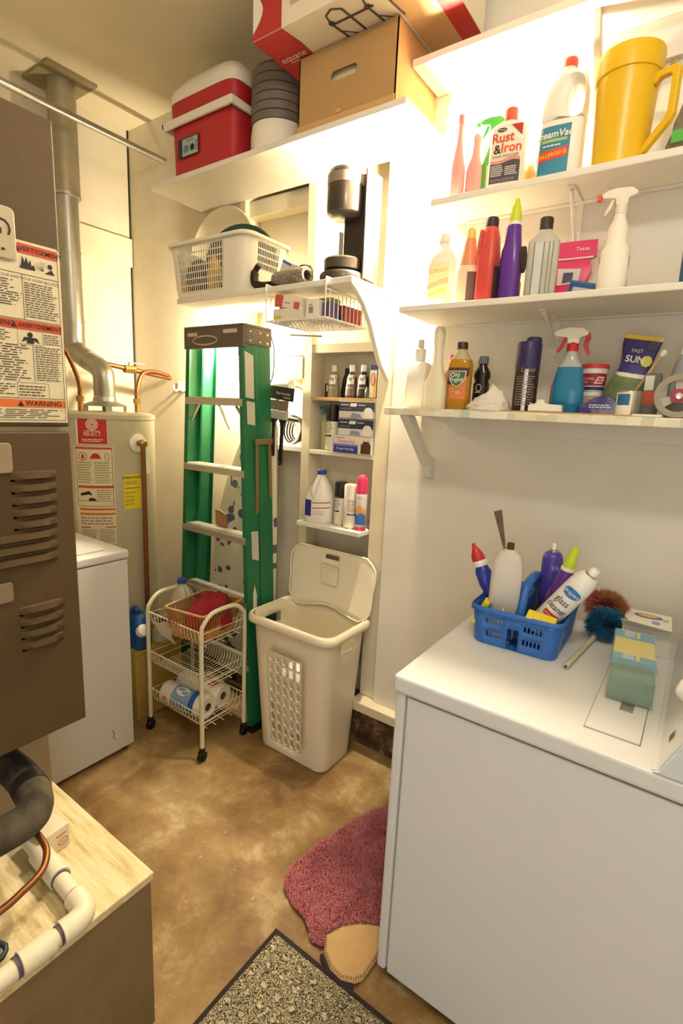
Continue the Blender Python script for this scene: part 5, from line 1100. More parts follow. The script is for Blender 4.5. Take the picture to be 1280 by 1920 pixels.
# ------------------------------------------------------------------ shelf with the purple bottle
Zs = 1.8965
Rr = [row(0, .042, .03, 3.4), row(.004, .045, .032, 3.4), row(.16, .045, .032, 3.2), row(.19, .03, .026, 2.5), row(.21, .016), row(.225, .016)]
o = bottle('white_jug_bottle', 'white bottle with yellow label in the glare', (-.812, 1.68, Zs), Rr, mat('#f1ede2', .4), (.02, .215, .24, M_white)); f = front(Rr)
patch(o, 'yellow_label', f, -.036, .036, .035, .148, mat('#ece6b8', .6), 8, 2); txt(o, 'GUMOUT', f, 0, .122, .016, mat('#d9a35a', .6), e=.0014); patch(o, 'label_band', f, -.036, .036, lambda u: .075+.25*u, lambda u: .092+.25*u, mat('#d6b98a', .6), 8, 1, .0012); patch(o, 'label_band', f, -.03, .03, lambda u: .052+.25*u, lambda u: .06+.25*u, mat('#d8d24a', .6), 8, 1, .0012)
Rr = [row(0, .034, .026, 3.2), row(.004, .036, .028, 3.2), row(.10, .036, .028, 3), row(.13, .026, .022, 2.5), row(.185, .017), row(.20, .014)]
o = bottle('orange_neck_bottle', 'pale bottle with orange neck and yellow top beside the red bottle', (-.700, 1.635, Zs), Rr, mat('#e8d3b0', .4), rz=.3); f = front(Rr)
P('neck_sleeve', loft([row(.118, .0305, .0245, 2.6), row(.185, .0178), row(.20, .0146)], 24), mat('#dd9060', .4), o, smooth=50); P('cap', MB().lathe([(.0145, .198), (.013, .222), (.008, .232), (.002, .233)], 18), mat('#dcd06a', .4), o, smooth=40); patch(o, 'dark_label', f, .0, .034, .008, .098, mat('#6a4a48', .5), 8, 3)
Rr = [row(0, .026, .036, 4), row(.003, .028, .038, 4), row(.115, .027, .037, 4), row(.130, .030, .034, 3.4), row(.19, .025, .030, 3), row(.212, .020, .022, 2.4), row(.216, .0185)]
o = bottle('red_bottle', 'slim red bottle with black cap on the middle shelf', (-.628, 1.615, Zs), Rr, mat('#cc4a44', .38), (.0195, .214, .242, M_dark)); P('grip_rib', MB().tube([(-.024, -.022, .125), (-.024, -.026, .16), (-.02, -.022, .205)], .006, 8), mat('#cc4a44', .38), o, smooth=60); patch(o, 'dark_back_label', cylf(.0375, -10), -.02, .02, .01, .10, M_dark, 6)
Rr = [row(0, .03, .022, 3), row(.08, .03, .022, 3), row(.105, .014), row(.115, .012)]
o = bottle('yellow_topped_bottle', 'grey labelled bottle with yellow shoulder between red and purple bottles', (-.592, 1.73, Zs), Rr, mat('#7d786c', .45), (.016, .105, .14, mat('#d9b45a', .4)))
def purple(label, loc, s=1., rot=None, name='purple_cleaner_bottle'):
    Rr = [row(0, .030*s, .026*s, 2.8), row(.004*s, .033*s, .028*s, 2.8), row(.05*s, .030*s, .026*s, 2.6), row(.10*s, .033*s, .028*s, 2.6), row(.145*s, .030*s, .026*s, 2.4), row(.16*s, .025*s, .022*s, 2.2), row(.212*s, .020*s, .019*s, 2), row(.218*s, .017*s)]
    o = bottle(name, label, loc, Rr, mat('#5b2f8e', .28), rot=rot); f = front(Rr)
    P('collar', MB().lathe([(.019*s, .214*s), (.019*s, .222*s), (.016*s, .224*s)], 20), M_white, o, smooth=40)
    P('cap', MB().lathe([(.0165*s, .222*s), (.0165*s, .246*s), (.0135*s, .254*s), (.014*s, .262*s), (.009*s, .276*s), (.0075*s, .286*s), (.002, .287*s)], 20), M_lime, o, smooth=40); return o, f
o, f = purple('purple bottle with lime green cap on the middle shelf', (-.562, 1.625, Zs))
P('dark_label', MB().lathe([(.006, -.012), (.022, -.012), (.022, .012), (.006, .012)], 16).tf(Matrix.Translation((.026, .005, .118)) @ Matrix.Scale(1.7, 4, (0, 0, 1)) @ Matrix.Rotation(PI/2, 4, 'Y')), M_dark, o, smooth=40); P('grip_ribs', MB().box(-.022, -.017, -.012, .0, .165, .21), mat('#c8b8d8', .5), o)
Rr = [row(0, .040, .026, 6), row(.003, .043, .028, 6), row(.155, .043, .028, 6), row(.185, .020, .019, 2.6), row(.192, .016)]
o = bottle('grey_oil_bottle', 'flat grey bottle with black cap on the middle shelf', (-.472, 1.63, Zs), Rr, mat('#b5b3a6', .4), (.0185, .186, .222, M_dark), rz=.25); f = front(Rr)
for u in (-.026, .0, .014, .024): patch(o, 'groove', f, u, u+.0028, .008, .152, mat('#78766c', .5), 1, 3)
patch(o, 'label_panel', f, -.022, -.002, .01, .15, mat('#c6c8c6', .4), 3, 3, .0009)
# pink bag and blue sachet
o = thing('pink_pouch', 'pink resealable pouch slumped behind the grey bottle', 'pouch', (-.425, 1.765, Zs), rz=.1); M_pp = mat('#d8346a', .35)
mb = MB(); PR = [(.0, -.035, .005, .02), (.05, -.038, .040, .022), (.10, -.045, .06, .018), (.135, -.048, .052, .010), (.142, -.048, .070, .006), (.185, -.048, .068, .003), (.19, -.048, .068, .001)]
P('pouch', mb.rings([[(x0, -d, z), ((x0+x1)/2, -d*1.25, z), (x1, -d, z), (x1, d, z), ((x0+x1)/2, d*1.25, z), (x0, d, z)] for z, x0, x1, d in PR]), M_pp, o, smooth=50)
P('label_panel', MB().add([(-.03, -.0265, .06), (.03, -.0275, .065), (.034, -.0245, .105), (-.032, -.0235, .11)], [(0, 1, 2, 3)]), mat('#d9cfc6', .6), o); P('dark_picture', MB().add([(-.015, -.029, .066), (.012, -.029, .07), (.014, -.027, .095), (-.014, -.027, .096)], [(0, 1, 2, 3)]), mat('#4a4560', .6), o)
P('white_zip', MB().tube([(-.048, -.012, .138), (.0, -.014, .137), (.062, -.010, .139)], .0025, 6), M_paper, o, smooth=50); txt(o, 'Tissue', flat((0, -.0075, 0), (1, 0, 0), (0, 0, 1)), .03, .165, .015, M_paper)
o = thing('blue_sachet', 'blue and white sachet lying beside the spray bottle', 'sachet', (-.368, 1.70, Zs), rot=(.5, .12, -.1)); P('sachet', MB().prism([(-.05, 0), (.055, 0), (.05, .05), (-.032, .062)], -.006, .006), mat('#2f5f9c', .4), o, bevel=.004); poly(o, 'white_panel', flat((0, -.0062, 0), (1, 0, 0), (0, 0, 1)), [(-.035, .005), (.045, .005), (.042, .038), (-.022, .046)], mat('#c9ced6', .5), .0006); poly(o, 'dark_spot', flat((0, -.0062, 0), (1, 0, 0), (0, 0, 1)), ell(.01, .012, .015, .008, 10), mat('#4a3f60', .5), .0012)
Rr = [row(0, .034, .030, 2.6), row(.004, .037, .032, 2.6), row(.06, .038, .032, 2.6), row(.12, .036, .030, 2.6), row(.135, .026, .024, 2.2), row(.18, .024, .022, 2.2), row(.20, .015), row(.212, .014)]
o = bottle('white_spray_bottle', 'plain white trigger spray bottle with orange nozzle', (-.288, 1.665, Zs), Rr, mat('#ece6d8', .4), rz=.1); trigger(o, .212, 1.05, mat('#e6ddcc', .4), mat('#e6ddcc', .4), mat('#d9542f', .4)); 
patch(o, 'back_label', cylf(.0372, 20), -.022, .022, .01, .105, mat('#3f7a3c', .5), 6); patch(o, 'back_label', cylf(.0372, 168), -.022, .022, .01, .105, mat('#4a3a6a', .5), 6)
Rr = [row(0, .04, .03, 3), row(.10, .042, .03, 3), row(.14, .03, .025, 2.6), row(.16, .014)]
bottle('blue_bottle', 'dark blue bottle cut by the right edge of the picture', (-.088, 1.68, Zs), Rr, mat('#2f5a86', .35), (.017, .158, .18, M_white))

# ------------------------------------------------------------------ shelf with patterned edge
Zs = 1.5715
Rr = [row(0, .038, .03, 6), row(.003, .040, .032, 6), row(.150, .040, .032, 6), row(.158, .034, .028, 4), row(.165, .017, .017, 2.6), row(.205, .020, .018, 2.2), row(.21, .012)]
o = bottle('white_square_bottle', 'white square-shouldered bottle at the left end of the lowest shelf', (-.882, 1.70, Zs), Rr, mat('#e6e2d8', .4), (.012, .205, .238, M_white))
Rr = [row(0, .036, .028, 3), row(.004, .039, .031, 3), row(.09, .037, .030, 3), row(.115, .026, .024, 2.5), row(.15, .017), row(.20, .0155), row(.215, .017, .020, 2.2), row(.255, .018, .02, 2.2), row(.268, .012, .015)]
bottle('cream_spray_bottle', 'cream long-necked bottle beside the furniture oil', (-.785, 1.645, Zs), Rr, mat('#e8e0c6', .4))
bottle('pink_capped_bottle', 'small bottle with pink cap hidden behind the furniture oil', (-.768, 1.735, Zs), [row(0, .028, .022, 3), row(.12, .028, .022, 3), row(.15, .014), row(.165, .012)], mat('#c98a4a', .3), (.016, .16, .188, mat('#d9607a', .4)))
Rr = [row(0, .036, .027, 3), row(.004, .039, .029, 3), row(.150, .039, .029, 2.8), row(.160, .036, .027, 2.6), row(.190, .018, .017, 2), row(.196, .015), row(.205, .015)]
o = bottle('furniture_oil_bottle', 'amber furniture oil bottle with green shield label', (-.712, 1.67, Zs), Rr, mat('#d6cba4', .12, trans=.25), (.0185, .198, .220, mat('#4a2620', .4)), rz=.15); f = front(Rr)
P('oil', loft([row(.0015, .0362, .0272, 3), row(.004, .0393, .0293, 3), row(.150, .0393, .0293, 2.8), row(.160, .0363, .0273, 2.6), row(.164, .0342, .026, 2.5)], 28), mat('#c28a1c', .12, trans=.12), o, smooth=50)
patch(o, 'orange_label', f, -.034, .034, .036, .128, mat('#cf7a44', .5), 8, 3); patch(o, 'brown_label', f, -.034, .034, lambda u: .080+.5*abs(u+.03), .137, mat('#5a2f22', .5), 8, 2, .0011)
sh = [(-.026, .124), (.024, .124), (.022, .10), (.012, .086), (-.002, .076), (-.016, .086), (-.025, .10)]; poly(o, 'shield_edge', f, [(-.001+(x+.001)*1.1, .101+(z-.101)*1.1) for x, z in sh], M_paper, .003); poly(o, 'green_shield', f, sh, mat('#3c6a42', .5), .0034)
txt(o, 'Old', f, -.008, .113, .020, M_paper, e=.004, bold=.01); txt(o, 'English', f, -.001, .098, .0185, M_paper, e=.004, bold=.01, sx=.9); ringpoly(o, 'seal', f, -.018, .064, .008, .008, .003, mat('#d8b27a', .5), .002); bars(o, f, -.005, .012, .052, .062, 3, M_paper, e=.0016)
Rr = [row(0, .026, .022, 3), row(.09, .026, .022, 3), row(.10, .023, .02), row(.115, .028, .024, 2.4), row(.13, .027, .023, 2.3), row(.15, .015), row(.162, .014)]
o = bottle('dark_polish_bottle', 'dark brown bottle with grey cap behind the rag', (-.664, 1.745, Zs), Rr, mat('#241a14', .2), (.018, .158, .182, mat('#6d7876', .4))); f = front(Rr); ringpoly(o, 'swirl_mark', f, .0, .078, .010, .012, .0015, M_paper); bars(o, f, -.012, .012, .06, .066, 1, M_paper)
# wadded rag
def wad(name, label, loc, r, c, seed, nodes=30):
    rg_ = random.Random(seed); o = thing(name, label, 'rag', loc); mb = MB(); R_ = []
    for a in range(12):
        t = a/11; s = math.cos(t*PI/2*.97)**.7
        R_.append([(r[0]*s*math.cos(2*PI*k/nodes)*(1+rg_.uniform(-.16, .16)), r[1]*s*math.sin(2*PI*k/nodes)*(1+rg_.uniform(-.16, .16)), .001+r[2]*t*(1+.25*math.cos(2*PI*k/nodes)*(1 if t > 0 else 0))+rg_.uniform(-.003, .003)*(a > 0)) for k in range(nodes)])
    P('cloth', mb.rings(R_), mat(c, .95, bump=.2, bs=200), o, smooth=80); return o
wad('white_rag', 'crumpled white rag on the lowest shelf', (-.600, 1.655, Zs), (.070, .050, .068), '#e6ded0', 3)
P_ = thing('wood_slat', 'thin wooden slat lying along the lowest shelf edge', 'slat', (-.37, 1.605, Zs)); P('slat', B(-.17, .19, -.014, .014, 0, .004), M_wood, P_)
o = can('disinfectant_spray_can', 'purple-capped black aerosol can with silver stripe', (-.492, 1.67, Zs), .0355, .214, mat('#3a322c', .3, .3), mat('#2f2456', .4), .065, capr=.036, rz=.1); f = cylf(.0355, -80)
P('cap_ridge', MB().lathe([(.0235, .205), (.0225, .222), (.018, .226), (.002, .226)], 24, .011, 0), mat('#2f2456', .4), o, smooth=40)
patch(o, 'silver_stripe', f, -.008, .004, .006, .13, mat('#b9b4ae', .25, .6), 3); txt(o, 'Lysol', f, .002, .128, .020, mat('#a59a8c', .5), e=.0016, shear=.2); bars(o, f, -.03, .03, .02, .112, 12, mat('#8a7f70', .6)); patch(o, 'barcode', f, .018, .032, .006, .03, mat('#c9c4ba', .5), 3)
o = thing('white_soap_tray', 'small white plastic dish on the wooden slat', 'dish', (-.408, 1.604, Zs+.0045)); P('dish', MB().prism([(-.048, 0), (.048, 0), (.046, .020), (.0, .022), (-.006, .034), (-.022, .034), (-.028, .022), (-.048, .018)], -.012, .012), M_wplast, o, bevel=.003)
Rr = [row(0, .044, .028, 4), row(.004, .047, .030, 4), row(.07, .046, .030, 3.6), row(.14, .034, .025, 3), row(.165, .020, .019, 2.2), row(.176, .0165), row(.186, .016)]
o = bottle('blue_glass_cleaner', 'clear bottle of blue glass cleaner with red and white trigger', (-.372, 1.69, Zs), Rr, mat('#c9cfc8', .1, trans=.3), rz=.1)
P('blue_liquid', loft([row(.0015, .0442, .0282, 4), row(.004, .0473, .0303, 4), row(.07, .0463, .0303, 3.6), row(.138, .0346, .0254, 3)], 28), mat('#1f7ba6', .12, trans=.1), o, smooth=50)
trigger(o, .183, 1.12, M_white, M_red, flip=1, collar=M_red, nozzle=False); P('rear_hook', MB().prism([(.034, .232), (.042, .238), (.046, .222), (.040, .205), (.048, .175), (.042, .172), (.028, .20), (.032, .222)], -.007, .007), M_red, o, bevel=.002)
patch(o, 'side_label', cylf(.047, 195), -.018, .02, .02, .085, mat('#b56a5a', .5), 5)
def tub(name, label, loc, r0, r1, h, m_, lidm):
    o = thing(name, label, 'tub', loc); P('tub', MB().lathe([(r0, 0), (r0, .003), (r1, h-.012)], 32), m_, o, smooth=40); P('lid', MB().lathe([(r1*1.05, h-.013), (r1*1.06, h-.002), (r1*.98, h), (r1*.9, h-.002), (.003, h-.002)], 32), lidm, o, smooth=40); return o, cylf(lambda z: r0+(r1-r0)*z/(h-.012), -78)
o, f = tub('filler_tub', 'small tub with white lid under the red spackling tub', (-.316, 1.762, Zs), .023, .027, .072, mat('#c9bfa2', .5), M_white); patch(o, 'red_base', f, -.03, .03, .003, .024, mat('#c23a32', .5), 8); txt(o, 'Vinyl', f, 0, .044, .012, M_inkred); bars(o, f, -.015, .015, .028, .034, 1, M_ink)
o, f = tub('spackling_tub', 'red and white spackling tub stacked on a smaller tub', (-.316, 1.762, Zs+.0725), .031, .037, .080, mat('#e4ddd2', .5), mat('#c23a3a', .4)); patch(o, 'red_label', f, -.045, .045, .016, .052, mat('#9c2a34', .5), 12); patch(o, 'navy_base', f, -.04, .04, .003, .013, mat('#2c2f78', .5), 12); txt(o, 'SPACKLING', f, -.024, .036, .009, M_paper); txt(o, 'PASTE', f, -.028, .026, .009, M_paper); poly(o, 'ace_mark', f, [(.0, .022), (.024, .022), (.03, .042), (.01, .042)], M_paper, .0012); poly(o, 'ace_mark_inner', f, [(.004, .025), (.022, .025), (.026, .039), (.011, .039)], mat('#c23a3a', .5), .0018); txt(o, 'ACE', f, .016, .032, .009, M_paper, e=.0024)
o = thing('grass_seed_bag', 'purple and yellow topped seed bag with green window', 'bag', (-.232, 1.765, Zs), rot=(.08, .16, 0)); M_bagn = mat('#3a2f74', .35)
BR = [(.0, .030, .026), (.02, .058, .030), (.07, .062, .032), (.115, .045, .022), (.15, .040, .012), (.20, .048, .005), (.232, .050, .002)]
def bagf(z): return lookup([(z_, a, d) for z_, a, d in BR], z)
def bag_ring(z, n_=20): a, d = bagf(z); return [(sup(a, d, 2.6, 2*PI*k/n_)[0]*(1+.03*math.sin(k*2.1+z*60)), sup(a, d, 2.6, 2*PI*k/n_)[1], z) for k in range(n_)]
P('lower_window', MB().rings([bag_ring(z) for z in (0, .01, .02, .045, .07, .095, .118)], True, False), mat('#7b8a5e', .3, var=.6, vs=22, col2='#46563a'), o, smooth=45); P('white_band', MB().rings([bag_ring(z) for z in (.116, .128)], False, False), M_paper, o, smooth=50); P('purple_top', MB().rings([bag_ring(z) for z in (.127, .15, .18, .205, .222)], False, False), M_bagn, o, smooth=45); P('yellow_hem', MB().rings([bag_ring(z) for z in (.221, .232, .2325)], False, True), M_yel, o, smooth=45)
f = flat((0, -.011, 0), (1, 0, 0), (0, 0, 1)); txt(o, 'FAST', f, -.004, .190, .014, M_paper, e=.002); txt(o, 'SUN', f, -.004, .166, .026, M_paper, e=.004, bold=.02); poly(o, 'yellow_burst', f, ell(.026, .165, .015, .016, 9), mat('#d8d25a', .5), .003); poly(o, 'seal', f, ell(.030, .206, .013, .013, 14), mat('#4a4668', .5), .002)
o = thing('folded_purple_bag', 'folded purple and white bag lying in front of the seed bag', 'bag', (-.268, 1.66, Zs)); P('bag', MB().prism([(-.06, 0), (.045, 0), (.05, .03), (.02, .055), (-.02, .05), (-.06, .025)], -.018, .018), mat('#3a3478', .35, var=.5, vs=22, col2='#b9b6c8'), o, bevel=.008, seg=3); bars(o, flat((0, -.018, 0), (1, 0, 0), (0, 0, 1)), -.03, .035, .02, .032, 2, M_paper)
o = thing('small_metal_can', 'small grey metal can with blue label near the tape dispenser', 'can', (-.198, 1.645, Zs)); P('can', MB().lathe([(.031, 0), (.032, .002), (.032, .066), (.030, .069), (.027, .067), (.003, .067)], 32), mat('#aaa79e', .35, .6), o, smooth=40); f = cylf(.032, -120); patch(o, 'white_label', f, -.02, .028, .004, .064, M_paper, 8); patch(o, 'blue_label', f, -.012, .022, .03, .06, mat('#2f6a92', .5), 6, 1, .0012)
o = thing('small_paintbrush', 'thin wooden-handled brush leaning in front of the seed bag', 'brush', (-.205, 1.70, Zs+.05), rot=(.05, .5, 0)); P('handle', MB().cyl((0, 0, 0), (0, 0, .13), .004, 8), M_wood, o, smooth=40); P('tip', MB().lathe([(.003, .13), (.008, .135), (.008, .146), (.003, .15)], 12), M_paper, o, smooth=50)
td = thing('tape_dispenser', 'beige hand tape dispenser at the right end of the lowest shelf', 'tape dispenser', (-.083, 1.612, Zs), rz=.12); q = Matrix.Translation((0, 0, .056)) @ Matrix.Rotation(PI/2, 4, 'X'); M_td = mat('#9a9182', .45)
P('outer_ring', MB().rings([[((r_)*math.cos(2*PI*k/40), r_*math.sin(2*PI*k/40), y) for k in range(40)] for r_, y in ((.040, -.020), (.055, -.022), (.055, .022), (.040, .020), (.040, -.020))], False, False).tf(q), M_td, td, smooth=40)
P('spokes', MB().tf(q).add([], []).rings([[(x, y, z) for x, z in ((-.007, .0), (.007, .0), (.012, .042), (-.012, .042))] for y in (-.012, .012)]).tf(Matrix.Translation((0, 0, .056))).rings([[tuple(Matrix.Translation((0, 0, .056)) @ Matrix.Rotation(2.1, 4, 'Y') @ Vector((x, y, z))) for x, z in ((-.007, .0), (.007, .0), (.012, .042), (-.012, .042))] for y in (-.012, .012)]).rings([[tuple(Matrix.Translation((0, 0, .056)) @ Matrix.Rotation(4.2, 4, 'Y') @ Vector((x, y, z))) for x, z in ((-.007, .0), (.007, .0), (.012, .042), (-.012, .042))] for y in (-.012, .012)]), mat('#b3aa98', .45), td)
P('red_hub', MB().lathe([(.018, -.02), (.018, .0), (.003, .0)], 24).tf(q @ Matrix.Scale(-1, 4, (0, 0, 1))), mat('#9c2e3c', .4), td, smooth=40); P('hub_screw', MB().lathe([(.009, .018), (.008, .025), (.002, .026)], 16).tf(q), M_chrome, td, smooth=40)
bottle('grey_caulk_tube', 'grey and white bottle standing behind the tape dispenser', (-.085, 1.71, Zs), [row(0, .03, .024, 3), row(.11, .03, .024, 3), row(.15, .022, .02, 2.5), row(.175, .01)], mat('#8c9094', .4), (.012, .17, .20, M_white))
o, f = carton('orange_blade_box', 'small box with orange panel left of the tape dispenser', 'box', (-.152, 1.70, Zs), (.04, .03, .12), '#6a6a66', panels=[(-.9, .9, .3, .6, '#c2502f'), (-.9, .2, .62, .95, '#d9d6cc')])
o = thing('white_card', 'flat white card lying before the tape dispenser', 'card', (-.155, 1.60, Zs)); P('card', MB().prism([(-.025, -.012), (.045, -.014), (.03, .02), (-.02, .018)], 0, .007, 'z'), M_wplast, o, bevel=.002)

# ------------------------------------------------------------------ dryer top
Zd = .9205
cd = thing('cleaning_caddy', 'blue plastic cleaning caddy with slotted sides and centre handle', 'caddy', (-.365, 1.505, Zd), rz=.03); M_cd = mat('#2c66b8', .35)
NF, NS, NC = 17, 20, 4
lvc = [(.001, .226, .285, .03), (.024, .229, .287, .03), (.043, .232, .290, .03), (.063, .235, .293, .03), (.082, .238, .296, .03), (.106, .242, .300, .03)]
def hole_c(i, j):
    if 1 <= i <= 3 and i != 2 and (1 <= j <= 5 or 11 <= j <= 15): return 'hole'
    if 1 <= i <= 3 and i != 2 and (NF+NC+3 <= j <= NF+NC+16): return 'hole'
    if i in (0, 1, 2) and 7 <= j <= 9: return 'skip'
    return None
P('tray', shell(lvc, NF, NS, NC, hole_c, .58, .86), M_cd, cd, smooth=50, solid=.0025)
P('notch', MB().box(-.0175, .0175, -.145, -.06, .064, .067).box(-.0195, -.0165, -.145, -.06, .002, .067).box(.0165, .0195, -.145, -.06, .002, .067).box(-.0175, .0175, -.063, -.06, .002, .066), M_cd, cd)
P('rim', MB().rings([[(x*s, y*s, z) for x, y in rrect(.242, .300, .03, 6, 4, 5)] for s, z in ((1, .106), (1.025, .110), (1.04, .106), (1.04, .096))], False, False), M_cd, cd, smooth=60, solid=.0025)
P('divider', MB().prism([(-.13, .07), (-.05, .07), (-.05, .01), (.14, .01), (.14, .09), (.10, .10), (.095, .12), (-.06, .12), (-.07, .10), (-.13, .09)], -.004, .004, 'x').tf(Matrix.Translation((.0, 0, 0))), M_cd, cd, bevel=.002)
P('handle', MB().tube(smoothpath([(0, -.085, .085), (0, -.07, .125), (0, -.05, .155), (0, -.015, .168), (0, .06, .168), (0, .09, .155), (0, .105, .125), (0, .115, .085)]), .0135, 12), M_cd, cd, smooth=60)
def place(o, base, direction, spin=0, face=None):
    """stand a thing along a direction, its label turned towards face"""
    q = Vector(direction).normalized().to_track_quat('Z', 'Y').to_matrix().to_4x4()
    if face is not None: w_ = q.inverted() @ Vector(face); spin = math.atan2(w_.x, -w_.y)
    o.matrix_basis = Matrix.Translation(base) @ q @ Matrix.Rotation(spin, 4, 'Z'); return o
# toilet cleaner leaning left
Rr = [row(0, .030, .020, 3), row(.08, .032, .022, 3), row(.11, .024, .018, 2.6), row(.128, .028, .022, 2.6), row(.16, .027, .022, 2.4), row(.175, .018, .017), row(.182, .016)]
o = bottle('toilet_cleaner_bottle', 'blue bottle with red pointed cap leaning in the caddy', (0, 0, 0), Rr, mat('#2a37a0', .25)); P('collar', MB().lathe([(.0195, .178), (.0205, .19), (.0185, .194)], 20), M_white, o, smooth=40); P('cap', MB().lathe([(.0185, .193), (.017, .21), (.010, .225), (.0055, .236), (.0045, .243), (.001, .244)], 20), M_red, o, smooth=40)
place(o, (-.430, 1.495, Zd+.008), (-.46, -.05, 1), .3); o.scale = (1.1, 1.1, 1.1)
# white grout bottle, flat, with scraper
Rr = [row(0, .038, .026, 5), row(.004, .041, .028, 5), row(.19, .043, .028, 5), row(.225, .041, .026, 4), row(.25, .030, .019, 3), row(.262, .014, .013, 2.2), row(.264, .011)]
o = bottle('grey_white_jug', 'flat grey-white bottle standing in the caddy', (-.418, 1.43, Zd+.006), Rr, mat('#c6c2b8', .4), (.010, .262, .282, mat('#5a2a24', .5)), rot=(.03, .02, .25)); f = front(Rr); bars(o, f, .012, .026, .03, .055, 3, M_ink)
o = thing('putty_knife', 'old metal scraper standing above the grey-white bottle', 'scraper', (0, 0, 0)); P('blade', MB().prism([(-.006, .0), (.006, .0), (.0075, .02), (.017, .105), (-.017, .105), (-.0075, .02)], -.0012, .0012), mat('#8a8070', .45, .7, var=.6, vs=30, col2='#4a3c2a'), o); P('shank', MB().cyl((0, 0, -.20), (0, 0, .01), .004, 8), mat('#8a8070', .45, .7), o, smooth=40)
place(o, (-.447, 1.482, Zd+.262), (-.30, .02, 1), -.3)
o = can('purple_aerosol', 'purple aerosol with white nozzle in the caddy', (-.333, 1.603, Zd+.006), .030, .235, mat('#4a3f9c', .3), rz=0, dome=.022); P('collar_ring', MB().lathe([(.014, .230), (.015, .234), (.015, .240), (.010, .243)], 18), M_chrome, o, smooth=40); P('nozzle', MB().lathe([(.006, .242), (.006, .258), (.004, .262), (.001, .262)], 14), M_white, o, smooth=40); txt(o, '99', cylf(.030, -60), .0, .19, .022, mat('#8fb0e8', .5))
o, f = purple('purple bottle with lime cap leaning in the caddy', (0, 0, 0), 1.0); place(o, (-.318, 1.508, Zd+.008), (.22, .02, 1), .5)
# glass cleaner can, leaning to the right
o = can('glass_cleaner_can', 'white glass cleaner aerosol leaning out of the caddy', (0, 0, 0), .0325, .215, mat('#e6e4e0', .3), dome=.04, cat='spray can'); P('collar_ring', MB().lathe([(.016, .205), (.016, .217), (.011, .220)], 18), M_chrome, o, smooth=40); P('nozzle', MB().lathe([(.0125, .218), (.0125, .232), (.010, .237), (.002, .238)], 16), M_white, o, smooth=40)
f = cylf(.0325, -90); poly(o, 'blue_oval', f, ell(0, .155, .026, .014, 20), mat('#2f74b8', .4), .0012); txt(o, 'Sprayway', f, 0, .155, .0145, M_paper, e=.002, shear=.2)
txt(o, 'glass', f, -.002, .122, .027, M_ink, e=.0014, sx=.8); txt(o, 'cleaner', f, 0, .096, .027, M_ink, e=.0014, sx=.75); patch(o, 'red_band', f, -.02, .022, .062, .078, M_inkred, 6); txt(o, 'ammonia', f, 0, .070, .008, M_paper, e=.002); bars(o, f, -.02, .02, .042, .056, 2, M_fp)
place(o, (-.318, 1.425, Zd+.058), (.56, .03, .85), face=(.18, -1, .35))
# sponges, brush and rag in the caddy
def sponge(label, loc, rot, top='#e2cf3a', bot=None, size=(.075, .045, .022)):
    o = thing('sponge', label, 'sponge', loc, rot=rot, group='sponges in the caddy'); a, b, h = size[0]/2, size[1]/2, size[2]
    P('foam', B(-a, a, -b, b, .006 if bot else 0, h), mat(top, .95, bump=.5, bs=180), o, bevel=.004)
    if bot: P('scrub_pad', B(-a, a, -b, b, 0, .007), mat(bot, .95, bump=.5, bs=260), o, bevel=.002)
    return o
sponge('yellow sponge with green pad leaning at the caddy left end', (-.452, 1.395, Zd+.075), (0, -1.15, .25), bot='#4a8a4a'); sponge('plain yellow sponge at the caddy front right', (-.297, 1.378, Zd+.092), (.45, .12, .06), size=(.075, .035, .026)); sponge('yellow sponge in its blue wrapper beside the toilet cleaner', (-.462, 1.50, Zd+.06), (0, -1.0, .2), bot='#7fae9a', size=(.07, .04, .02))
wad('dark_scrubber', 'dark matted scrubber in the middle of the caddy', (-.334, 1.452, Zd+.008), (.016, .022, .130), '#2a231c', 9, 20)
wad('white_soap_pad', 'white pad lying in the caddy front left compartment', (-.405, 1.385, Zd+.008), (.028, .012, .080), '#e2ddd2', 5, 16)
# duster: fluffy head in two colours plus stick
du = thing('feather_duster', 'fluffy blue and coral duster with pale stick beside the caddy', 'duster', (-.160, 1.675, Zd)); 
def fluff(name, c, col, r, n_, seed):
    g = random.Random(seed); mb = MB()
    for i in range(n_):
        th = g.uniform(0, 2*PI); ph = math.acos(g.uniform(-.55, 1)); d = Vector((math.sin(ph)*math.cos(th)*r[0], math.sin(ph)*math.sin(th)*r[1], math.cos(ph)*r[2]))
        p0 = Vector(c)+d*.25; p1 = Vector(c)+d*g.uniform(.85, 1.05); p1.z = max(p1.z, .002); sd = d.cross(Vector((g.uniform(-1, 1), g.uniform(-1, 1), 1))).normalized()*.0016
        mid_ = (p0+p1)/2+Vector((g.uniform(-.006, .006), g.uniform(-.006, .006), .004))
        mb.add([p0-sd, p0+sd, mid_+sd, mid_-sd, p1], [(0, 1, 2, 3), (3, 2, 4)])
    o = P(name, mb, mat(col[0], .95, var=.6, vs=30, col2=col[1]), du); o['kind'] = 'stuff'
fluff('blue_fibres', (-.005, -.045, .040), ('#1f6a92', '#16485f'), (.066, .055, .060), 3800, 1); fluff('coral_fibres', (-.025, .040, .070), ('#b5564a', '#8a9a5a'), (.07, .055, .060), 3200, 2)
P('stick', MB().cyl((-.030, -.08, .012), (-.055, -.325, .0075), .0065, 12), mat('#c6c0a4', .5), du, smooth=40); P('stick_hole', MB().cyl((-.0552, -.3255, .0075), (-.0553, -.3265, .0075), .0035, 8), M_dark, du)
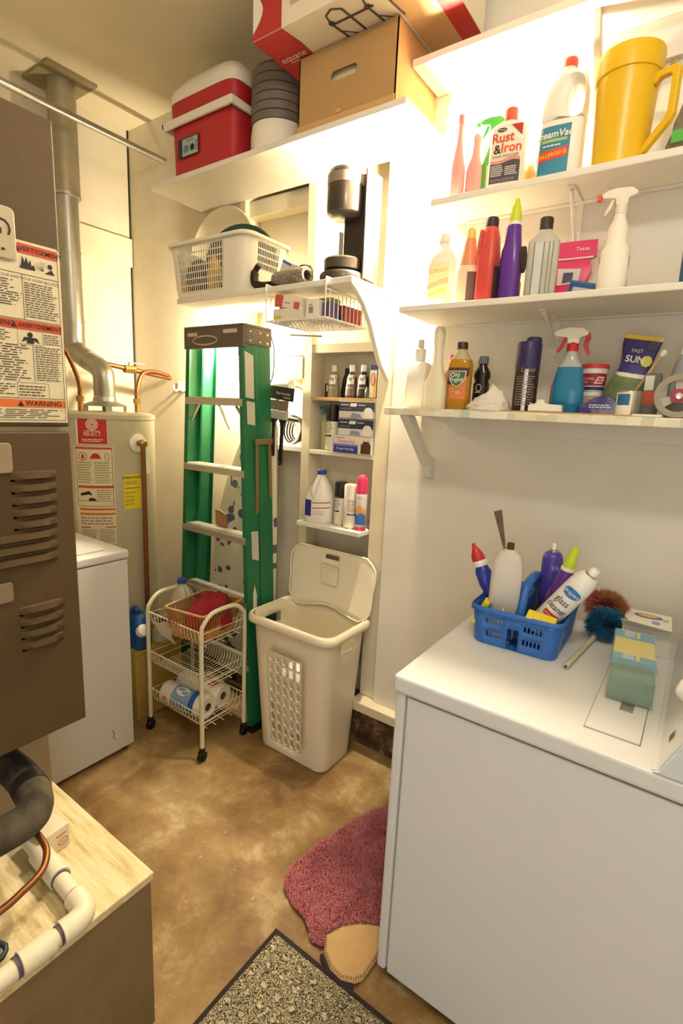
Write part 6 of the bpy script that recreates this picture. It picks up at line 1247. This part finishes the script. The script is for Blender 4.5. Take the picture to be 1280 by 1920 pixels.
# white carton and sponge multipack
o = thing('white_product_carton', 'white carton with purple oval lying behind the sponge pack', 'box', (-.068, 1.682, Zd), rz=.05); P('carton', B(-.060, .060, -.085, .075, 0, .072), mat('#e8e4d8', .6), o, bevel=.0015); P('flap', MB().add([(-.060, -.085, .072), (.060, -.085, .072), (.056, -.118, .092), (-.065, -.112, .097)], [(0, 1, 2, 3)]), mat('#e2dccb', .6), o, solid=.001); f = flat((0, 0, .0722), (1, 0, 0), (0, 1, 0)); poly(o, 'purple_oval', f, ell(0, .03, .038, .018, 18), mat('#6a5aa0', .5), .0006); poly(o, 'yellow_oval', f, ell(0, .03, .026, .011, 14), mat('#e6cf5a', .5), .0012); poly(o, 'blue_mark', f, [(.01, -.03), (.03, -.03), (.03, -.005), (.01, -.005)], mat('#7fa8d0', .5), .0006); poly(o, 'green_mark', f, [(.038, .01), (.052, .01), (.052, .028), (.038, .028)], mat('#b3bf8a', .5), .0006)
sp = thing('sponge_multipack', 'shrink-wrapped stack of yellow and green sponges', 'sponge pack', (-.075, 1.41, Zd+.003), rz=.09)
# pack of scrub sponges lying with the printed band across
P('green_sponge', B(-.046, .046, -.150, -.075, .003, .062), mat('#2f6f4a', .9, bump=.5, bs=240), sp, bevel=.005)
for k in range(3): P('yellow_sponge', B(-.045, .045, -.036+k*.037, -.001+k*.037, .003, .074), mat('#ded16a', .85, bump=.3, bs=200), sp, bevel=.003)
for y0, y1 in ((-.073, -.038), (.076, .125)):
    b_ = P('printed_band', B(-.0465, .0465, y0, y1, .003, .0745), mat('#3f9cc0', .5), sp, bevel=.002); f = flat((0, 0, .0747), (1, 0, 0), (0, 1, 0)); poly(sp, 'pale_print', f, [(-.024, y0+.002), (.0, y0+.002), (.0, y1-.002), (-.024, y1-.002)], mat('#a8c4cf', .5), .0006); poly(sp, 'yellow_print', f, [(.004, y0+.002), (.012, y0+.002), (.012, y1-.002), (.004, y1-.002)], mat('#d8d25a', .5), .0006)
P('clear_wrap', B(-.049, .049, -.154, .128, .0, .078), mat('#f2f4f2', .08, alpha=.22, bump=1., bs=30), sp, bevel=.006, seg=3)
